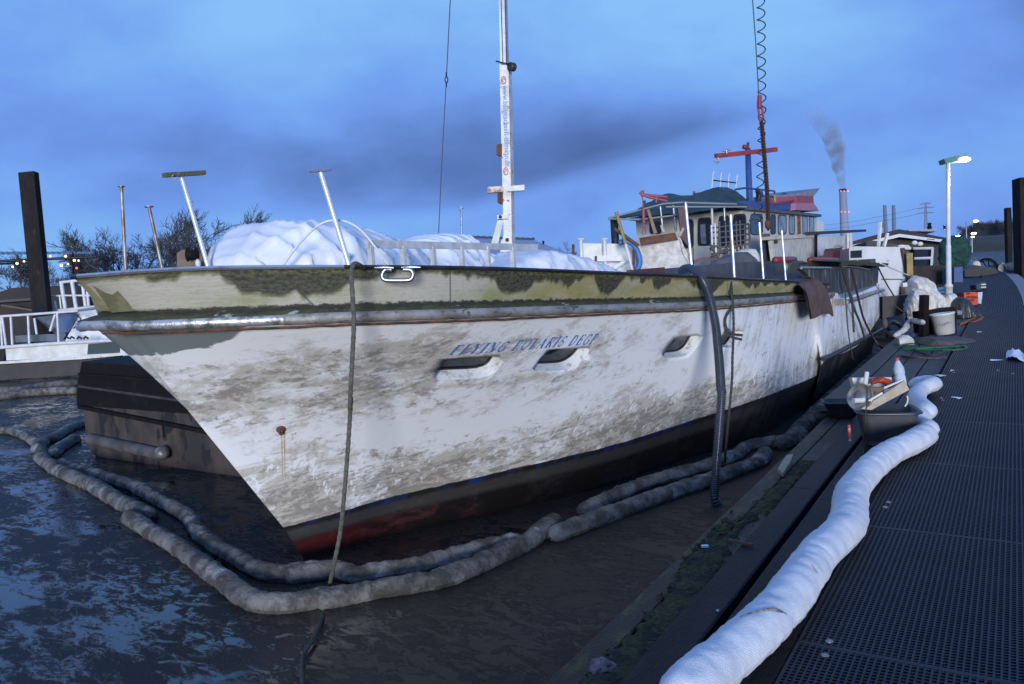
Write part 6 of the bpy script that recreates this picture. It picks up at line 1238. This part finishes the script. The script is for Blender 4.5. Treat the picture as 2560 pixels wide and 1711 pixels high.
# street lamp
LP = pz('A5', 1405, 1465, 0); DL = (LP - EYE).dot(FW)
lamp = thing('street_lamp', 'lit street lamp with white post on the pier, nearest one', 'street lamp', LP)
top = pd('A5', 1396, 215, DL); mid = pd('A5', 1404, 1275, DL); m2 = pd('A5', 1400, 935, DL)
postm = mat('white_lamp_post', (.58, .58, .58), .45, (.5, .5, .5), 5)
q = MB(); ax = (top - LP); Lh = ax.length; hm_ = (mid - LP).length; h2 = (m2 - LP).length
q.lathe([(.085, 0), (.085, hm_ - .05), (.092, hm_ - .05), (.092, hm_), (.06, hm_ + .05), (.056, h2), (.046, h2 + .02), (.042, Lh), (0, Lh)], LP, ax, 20); q.build('post', postm, lamp)
q = MB(); P = pds('A5', [(1365, 195), (1550, 148), (1592, 190), (1480, 215), (1378, 232)], DL - .12); q.prism(P, FW * .26); lh = q.build('lamp_head', mat('green_lamp_head', (.06, .17, .16), .5), lamp)
q = MB(); q.ball(pd('A5', 1530, 204, DL - .1), (.15, .12, .06), 16, 10); q.build('lamp_glass', lampglass, lh)
ll = bpy.data.objects.new('lamp_light', bpy.data.lights.new('lamp_light', 'POINT')); COL.objects.link(ll); ll.location = pd('A5', 1530, 260, DL); ll.data.energy = 45; ll.data.color = (1, .82, .5); ll.data.shadow_soft_size = .08
# far lamps
def far_lamp(z, x, y, D, label, s=.22, base=None, arm=None):
    c = pd(z, x, y, D); root = thing('far_street_lamp', label, 'street lamp', V((c.x, c.y, 0)), 'far lamps beyond the pier'); q = MB(); q.ball(c, (s * 1.6, s, s * .6), 14, 8); q.build('lamp_glass', farlamp, root)
    b = MB(); foot = pd(z, x - (16 if arm is None else arm), y + 60, D); b.tube([c, pd(z, x - (14 if arm is None else arm), y + 6, D), V((foot.x, foot.y, 0))], .05, 6); b.build('post', galv, root)
far_lamp('A5', 1633, 727, 62, 'small lit lamp on a thin arm above the far bank', .13, arm=80); far_lamp('A5', 1618, 832, 90, 'lit lamp in front of the dark far trees, lower than the arm lamp', .18); far_lamp('A5', 1608, 861, 95, 'faint yellow lamp just below another lit lamp on the far bank', .12); far_lamp('A5', 1483, 855, 60, 'lit lamp just above the green net heap', .11); far_lamp('A5', 1457, 898, 30, 'small yellow lamp against the green net heap', .045)
# white cloth bundle, post, rusty plate, bucket
mound('cloth_bundle', cloth, None, [pd('A5', a, b, 18) for a, b in ((1040, 1500), (1060, 1330), (1085, 1230), (1130, 1202), (1190, 1205), (1245, 1250), (1290, 1340), (1330, 1400), (1350, 1500))], .36, 'tall heap of white fabric beside the street lamp foot', 'fabric heap', .22, 2.6, zbase=-.05, n=90, k=36)
mound('cloth_bundle', cloth, None, [pd('A5', a, b, 16.6) for a, b in ((1040, 1500), (1065, 1400), (1090, 1325), (1150, 1305), (1215, 1330), (1280, 1400), (1320, 1450), (1330, 1500))], .25, 'lower lumpy heap of white fabric in front of the tall heap', 'fabric heap', .16, 3.4, zbase=-.05, seed=77)
mound('cloth_bundle', cloth, None, [pd('A5', a, b, 18.4) for a, b in ((1330, 1480), (1345, 1400), (1385, 1350), (1440, 1345), (1480, 1390), (1490, 1470))], .2, 'small white fabric lump right behind the street lamp foot', 'fabric heap', .1, 3.4, zbase=-.05, seed=87)
q = MB(); q.bar(pz('A6', 1070, 585, 0), pd('A6', 1076, 285, 13.2), .11, .11); T(q.build('wooden_post', darkrust), 'dark square wooden post left of the rusty plate', 'post')
RD = 13.5; q = MB(); q.prism(pds('A6', [(1095, 395), (1200, 388), (1290, 368), (1310, 385), (1312, 560), (1285, 565), (1270, 480), (1170, 500), (1165, 575), (1110, 585)], RD), FW * .5); T(q.build('rusty_plate', darkrust), 'rusty dark steel frame standing on the pier behind the white bucket', 'steel frame')
bk = thing('white_bucket', 'white plastic bucket tilted against the rusty steel frame', 'bucket', pz('A6', 1230, 570, 0)); c = pz('A6', 1235, 565, 0); q = MB(); q.lathe([(0, 0), (.15, 0), (.185, .33), (.195, .33), (.195, .36), (.17, .36), (.16, .05), (0, .05)], c + V((0, -.25, .02)), (-.12, .0, 1), 20); q.build('body', mat('white_bucket', (.6, .6, .58), .45), bk)
q = MB(); q.tube(catmull(pds('A6', [(1180, 490), (1210, 505), (1275, 480)], RD - .5), 5), .006, 6); q.build('handle', galv, bk)
q = MB(); q.tube(pds('A6', [(1310, 412), (1345, 410)], RD), .03, 8); q.tube(pds('A6', [(1312, 424), (1345, 422)], RD), .025, 8); T(q.build('metal_pipe_ends', chrome), 'shiny pipe ends beside the rusty steel frame', 'pipe')
mound('dark_bag', rubber, None, [pd('A6', a, b, 16) for a, b in ((1290, 440), (1300, 330), (1330, 295), (1380, 310), (1420, 360), (1455, 390), (1462, 450))], .22, 'black bag heap between the lamp foot and the orange crate', 'bag', .06, 3, zbase=0)
oc = thing('orange_crate', 'bright orange plastic crate standing on the pier', 'crate', pz('A6', 1410, 355, 0)); OD = 18.6
q = MB(); q.prism(pds('A6', [(1362, 268), (1440, 262), (1462, 268), (1468, 350), (1420, 362), (1370, 340)], OD), FW * .5); q.build('body', orange, oc); q = MB(); q.prism(pds('A6', [(1385, 270), (1410, 268), (1410, 277), (1386, 279)], OD - .02), FW * .02); q.build('handle_hole', under, oc)
for k, (x, y) in enumerate(((1395, 300), (1425, 300), (1395, 325), (1425, 322), (1450, 300))): q = MB(); q.box(pd('A6', x, y, OD - .01), (.07, .04, .06)); q.build('slot', mat('crate_slot', (.2, .02, .008), .7) if k == 0 else bpy.data.materials['crate_slot'], oc)
q = MB(); q.prism(pds('A6', [(1465, 265), (1500, 262), (1490, 350), (1468, 345)], OD + .1), FW * .3); T(q.build('clear_bag', clearp), 'pale clear plastic sheet beside the orange crate', 'plastic')
for k in range(3):
    P = [pz('A6', 1325 + k * 15 + 30 * i, 490 - 7 * i + 10 * math.sin(i * 1.3 + k * 2), .02) for i in range(6)]; rope(P, .016, 'tangled orange rope on the grating beyond the rusty steel frame', orangerope, group='orange rope strands')
rope([pz('A6', a, b, .02) for a, b in [(900, 655), (960, 640), (1005, 635)]], .014, 'short end of green hose on the grey planks', greenhose, 'hose', 'hose')
rope([pz('A6', a, b, .03) for a, b in [(905, 665), (1000, 672), (1100, 670), (1250, 662), (1350, 658), (1385, 672), (1340, 682), (1200, 684), (1050, 682), (920, 678)]], .016, 'flat loop of green hose lying across the grey planks', greenhose, 'hose', 'hose')
rope([pz('A6', a, b, .03) for a, b in [(1000, 682), (1060, 705), (1110, 722), (1160, 712), (1230, 690)]], .014, 'black cable lying across the grey planks behind the bottle', roped, 'cable', 'cable')
# bits of boom and rags by the stern
boom([pz('C3', 1560, 1010, .25), pz('C3', 1400, 985, .22), pz('C3', 1330, 1020, .18), pz('C3', 1280, 1110, .12), pz('C3', 1200, 1170, .08), pz('C3', 1120, 1220, .05)], .052, cloth, 'white fabric roll draped over the pier edge by the wooden post', seed=51, wr=.03)
mound('white_sack', cloth, None, [pz('C3', 1150, 1320, .0), pd('C3', 1170, 1240, 12.4), pd('C3', 1240, 1195, 12.4), pd('C3', 1330, 1195, 12.4), pd('C3', 1390, 1240, 12.4), pz('C3', 1410, 1310, .0)], .12, 'round pale sack on the planks below the white fabric roll', 'sack', .04, 3, zbase=0)
q = MB(); q.ball(pz('C3', 1390, 1215, .06), (.06, .06, .055), 12, 8, lambda d: 1 + .2 * noise.noise(d * 3)); T(q.build('dark_blue_bag', mat('dark_blue_bag', (.03, .035, .10), .6)), 'dark blue bag beside the round pale sack', 'bag')
q = MB(); q.lathe([(.13, -.05), (.17, -.03), (.17, .03), (.13, .05), (.10, .03), (.10, -.03), (.13, -.05)], pz('C3', 1130, 1080, -.1), (.5, -.6, .6), 22); T(q.build('tyre_fender', rubber), 'black tyre hanging between the yacht stern and the pier', 'tyre')
q = MB(); q.ball(pz('C3', 1090, 1190, 0), (.11, .09, .07), 14, 9, lambda d: 1 + .2 * noise.noise(d * 2.5)); T(q.build('grey_bundle', greypanel), 'grey bundle beside the tyre at the pier edge', 'bundle')
q = MB(); q.ball(pz('C3', 980, 1020, .25), (.045, .06, .09), 12, 8); T(q.build('stern_fender', mat('old_fender', (.08, .06, .055), .8)), 'worn brown fender at the stern corner', 'fender')
mound('brown_sheet', greyplank, None, [pz('A6', 1070, 640, .02), pz('A6', 1100, 590, .12), pz('A6', 1250, 592, .08), pz('A6', 1345, 590, .05), pz('A6', 1360, 620, .01)], .4, 'flat brownish sheet lying in front of the white bucket', 'sheet', .02, 3, zbase=0)
# far end of the pier
q = MB(); c = pd('A6', 1530, 85, 36); 
for r, w in ((.52, .045), (.44, .02)): q.tube([c + RT * r * math.cos(a) + UP * (r * math.sin(a) - .12) for a in [math.pi * k / 24 for k in range(25)]], w, 8)
q.tube([c + RT * -.2 + UP * .3, c + RT * .1 + UP * -.15], .025, 6); q.tube([c + UP * .36 + RT * .05, c + RT * .14 + UP * -.15], .025, 6); T(q.build('hoop_frame', darkrust), 'dark half round hoop frame at the far end of the pier', 'hoop')
mound('striped_buoy', cloth, None, [pd('A6', a, b, 34) for a, b in ((1418, 95), (1425, 55), (1445, 35), (1470, 40), (1482, 90))], .22, 'small pale layered heap left of the hoop frame', 'heap', .08, 2, zbase=0)
a5([(1540, 1150), (1620, 1100), (1800, 1125), (1830, 1165), (1700, 1200), (1540, 1200)], 33, 2, 'dark_gear', darkbrown, 'low dark heap of gear at the foot of the hoop frame', 'gear')
dg_ = thing('dinghy', 'small pale dinghy lying on the right edge of the pier end', 'dinghy', pd('A6', 1700, 135, 34)); q = MB(); P = []; rows = []
for i in range(13):
    t = i / 12; a = pd('A6', 1640 + 120 * t, 100 + 36 * t, 34); w = .24 * max(.001, math.sin(math.pi * min(1, t * .85 + .15))) ** .6; rows.append([a + RT * 0 + V((math.cos(k * math.pi / 8) * w, math.sin(.6) * 0, math.sin(k * math.pi / 8) * .26 * (1 - .4 * t))) for k in range(9)])
q.grid(rows); q.build('hull', mat('dinghy_grey', (.3, .29, .3), .6, (.22, .2, .2), 3), dg_)
q = MB(); q.tube([r[4] + V((0, 0, .02)) for r in rows], .04, 6); q.build('keel_strip', palewood, dg_)
a5([(1880, 1130), (1900, 1090), (1960, 1070), (2060, 1075), (2060, 1230), (1880, 1180)], 38, 2, 'dark_bush', farbark, 'dark bushy mass at the foot of the right piles', 'bush')
for (z, x0, y0, x1, y1, D, w, lab) in (('B5', 1932, 740, 1948, 1420, 42, .20, 'thinner dark mooring pile right of the dark far trees'), ('B5', 2098, 402, 2122, 1500, 33, .42, 'thick dark mooring pile cut by the right edge')):
    a, b = pd(z, x1, y1, D), pd(z, x0, y0, D); q = MB(); q.bar(a + (a - b) * .2, b, w * 1.25, w * 1.25, (FW.x, FW.y, 0)); T(q.build('steel_pile', darkpile), lab, 'pile')
a5([(1630, 1270), (1720, 1240), (1725, 1300), (1640, 1310)], 24, .3, 'dark_crate', darkbrown, 'dark low crate left of the pier walkway far end', 'crate')
for y in (1268, 1292): a5([(1680, y - 6), (1722, y - 8), (1722, y + 2), (1680, y + 4)], 23.5, .2, 'white_block', white, ('upper' if y < 1280 else 'lower') + ' of two small white blocks beside the walkway', 'block')
# far trees on the bank
for i in range(16):
    x = 1545 + i * 36; p = pd('A5', x, 840, 175 + (i * 37) % 40); plant(i % 3, V((p.x, p.y, 1.2)), .42 + .2 * ((i * 7) % 5) / 4, 'dark tree of the row on the far bank at the right', 'trees on the far bank', i * 1.9)
q = MB(); rows = []; rngh = random.Random(9)
for i in range(60):
    p = pd('A5', 1500 + i * 15, 860, 190); h_ = 4.3 + 1.0 * noise.noise(V((i * .25, 1, 0))) + .5 * noise.noise(V((i * .8, 2, 0))) + min(0, (i - 8) * .3); rows.append([V((p.x, p.y - 5, 1)), V((p.x, p.y - 2, h_ * .75)), V((p.x, p.y, h_)), V((p.x, p.y + 8, 2))])
for i in range(59):
    for k in range(40):
        a = rows[i][rngh.choice((1, 2))].lerp(rows[i + 1][2], rngh.random()) - V((0, 0, .5)); w = V((.1, 0, 0)); q.add([a - w, a + w, a + V((rngh.gauss(0, .6), 0, rngh.uniform(.6, 1.9)))], [(0, 1, 2)])
q.grid(rows); kind(q.build('far_wood', mat('far_wood', (.014, .017, .024), .95, (.028, .03, .038), .3)), 'stuff')
# chimney, smoke, thin stacks, pylon, silo
SD = 1300
chm = thing('power_station_chimney', 'tall grey chimney with red warning lights and smoke', 'chimney', pd('A5', 515, 860, SD)); a, b = pd('A5', 518, 870, SD), pd('A5', 501, 470, SD); Lc = (b - a).length
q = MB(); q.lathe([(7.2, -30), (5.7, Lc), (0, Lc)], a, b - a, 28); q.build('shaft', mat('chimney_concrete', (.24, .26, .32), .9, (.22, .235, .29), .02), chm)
q = MB(); q.lathe([(5.9, Lc - 1), (5.9, Lc + 3), (5.2, Lc + 3)], a, b - a, 28); q.build('rim', mat('chimney_rim', (.03, .03, .04), .9), chm)
for f, rr in ((.985, 6.2), (.545, 6.6)):
    for k in range(3):
        q = MB(); c = a.lerp(b, f) - FW * rr * .9 + RT * (k - 1) * rr * .95; q.ball(c, .95, 8, 6); q.build('warning_light', redlight, chm)
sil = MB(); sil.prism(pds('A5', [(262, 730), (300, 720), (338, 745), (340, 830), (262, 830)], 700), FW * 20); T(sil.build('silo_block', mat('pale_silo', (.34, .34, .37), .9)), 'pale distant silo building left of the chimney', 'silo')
for x0, x1 in ((858, 868), (933, 941)):
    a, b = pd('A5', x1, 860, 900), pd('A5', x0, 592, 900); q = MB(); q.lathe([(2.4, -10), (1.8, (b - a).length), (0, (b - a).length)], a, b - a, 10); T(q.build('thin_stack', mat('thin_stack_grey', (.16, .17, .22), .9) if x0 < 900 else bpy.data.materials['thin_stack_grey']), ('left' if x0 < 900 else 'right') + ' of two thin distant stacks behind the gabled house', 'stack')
py_ = MB(); PD_ = 800
def pl2(a, b, r=.35): py_.tube([pd('A5', *a, PD_), pd('A5', *b, PD_)], r, 4)
for s_ in (-1, 1):
    pl2((1206 + s_ * 4, 575), (1208 + s_ * 14, 800), .5)
    for k in range(8): y0 = 600 + k * 24; pl2((1207 + s_ * (4 + k * 1.2), y0), (1207 - s_ * (5 + k * 1.2), y0 + 24), .3)
for y0, w in ((576, 50), (612, 72), (655, 70)): pl2((1207 - w, y0 + 8), (1207, y0 - 6), .4); pl2((1207, y0 - 6), (1207 + w, y0 - 2), .4); pl2((1207 - w, y0 + 8), (1207 + w, y0 - 2), .45)
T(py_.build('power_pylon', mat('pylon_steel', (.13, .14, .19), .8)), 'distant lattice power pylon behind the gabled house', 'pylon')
for k, (y0, y1, ym) in enumerate(((668, 780, 735), (618, 742, 692))):
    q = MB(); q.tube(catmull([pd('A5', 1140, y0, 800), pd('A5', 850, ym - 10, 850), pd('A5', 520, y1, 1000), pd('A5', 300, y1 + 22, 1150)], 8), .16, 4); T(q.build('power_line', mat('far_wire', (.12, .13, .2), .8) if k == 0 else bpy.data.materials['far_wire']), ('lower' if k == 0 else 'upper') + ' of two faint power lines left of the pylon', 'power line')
# smoke plume: a body of real smoke
sm = bpy.data.materials.new('smoke'); sm.use_nodes = True; t = sm.node_tree; t.nodes.clear(); o_ = nd(t, 'ShaderNodeOutputMaterial'); pv = nd(t, 'ShaderNodeVolumePrincipled'); lk(t, pv.outputs[0], o_.inputs['Volume'])
tcx = nd(t, 'ShaderNodeTexCoord'); nz = nd(t, 'ShaderNodeTexNoise'); nz.inputs['Scale'].default_value = .05; nz.inputs['Detail'].default_value = 4; lk(t, tcx.outputs['Object'], nz.inputs[0])
sz = nd(t, 'ShaderNodeSeparateXYZ'); lk(t, tcx.outputs['Object'], sz.inputs[0])
fade = mth(t, 'SUBTRACT', 1, sstep(t, sz.outputs[2], 35, 150)); dn = mth(t, 'MULTIPLY', mth(t, 'MULTIPLY', sstep(t, nz.outputs[0], .26, .66), .085), fade); lk(t, dn, pv.inputs['Density']); pv.inputs['Color'].default_value = (.62, .62, .68, 1)
q = MB(); pts = catmull([pd('A5', a, b, SD) for a, b in ((502, 462), (490, 400), (478, 330), (462, 250), (450, 150), (420, 40), (370, -60), (280, -160), (160, -250), (20, -330))], 8); P = resample(pts, 60); rows = []
for i, p in enumerate(P):
    r = 9 + 62 * (i / 59) ** .8 * 1.0; r *= .40; rows.append([p + (RT * math.cos(k * math.tau / 24) + FW * math.sin(k * math.tau / 24)) * r * (1 + .35 * noise.noise(p * .03 + V((math.cos(k * math.tau / 24), math.sin(k * math.tau / 24), i * .12)))) + UP * 0 for k in range(24)] )
for r in rows: r.append(r[0].copy())
q.grid(rows, True, True); q.add(rows[0][:-1], [tuple(range(24))[::-1]]); q.add(rows[-1][:-1], [tuple(range(24))])
so = q.build('smoke_plume', sm, base=pd('A5', 502, 470, SD), merge=True); kind(T(so, 'grey smoke plume drifting left from the tall chimney', 'smoke'), 'stuff')
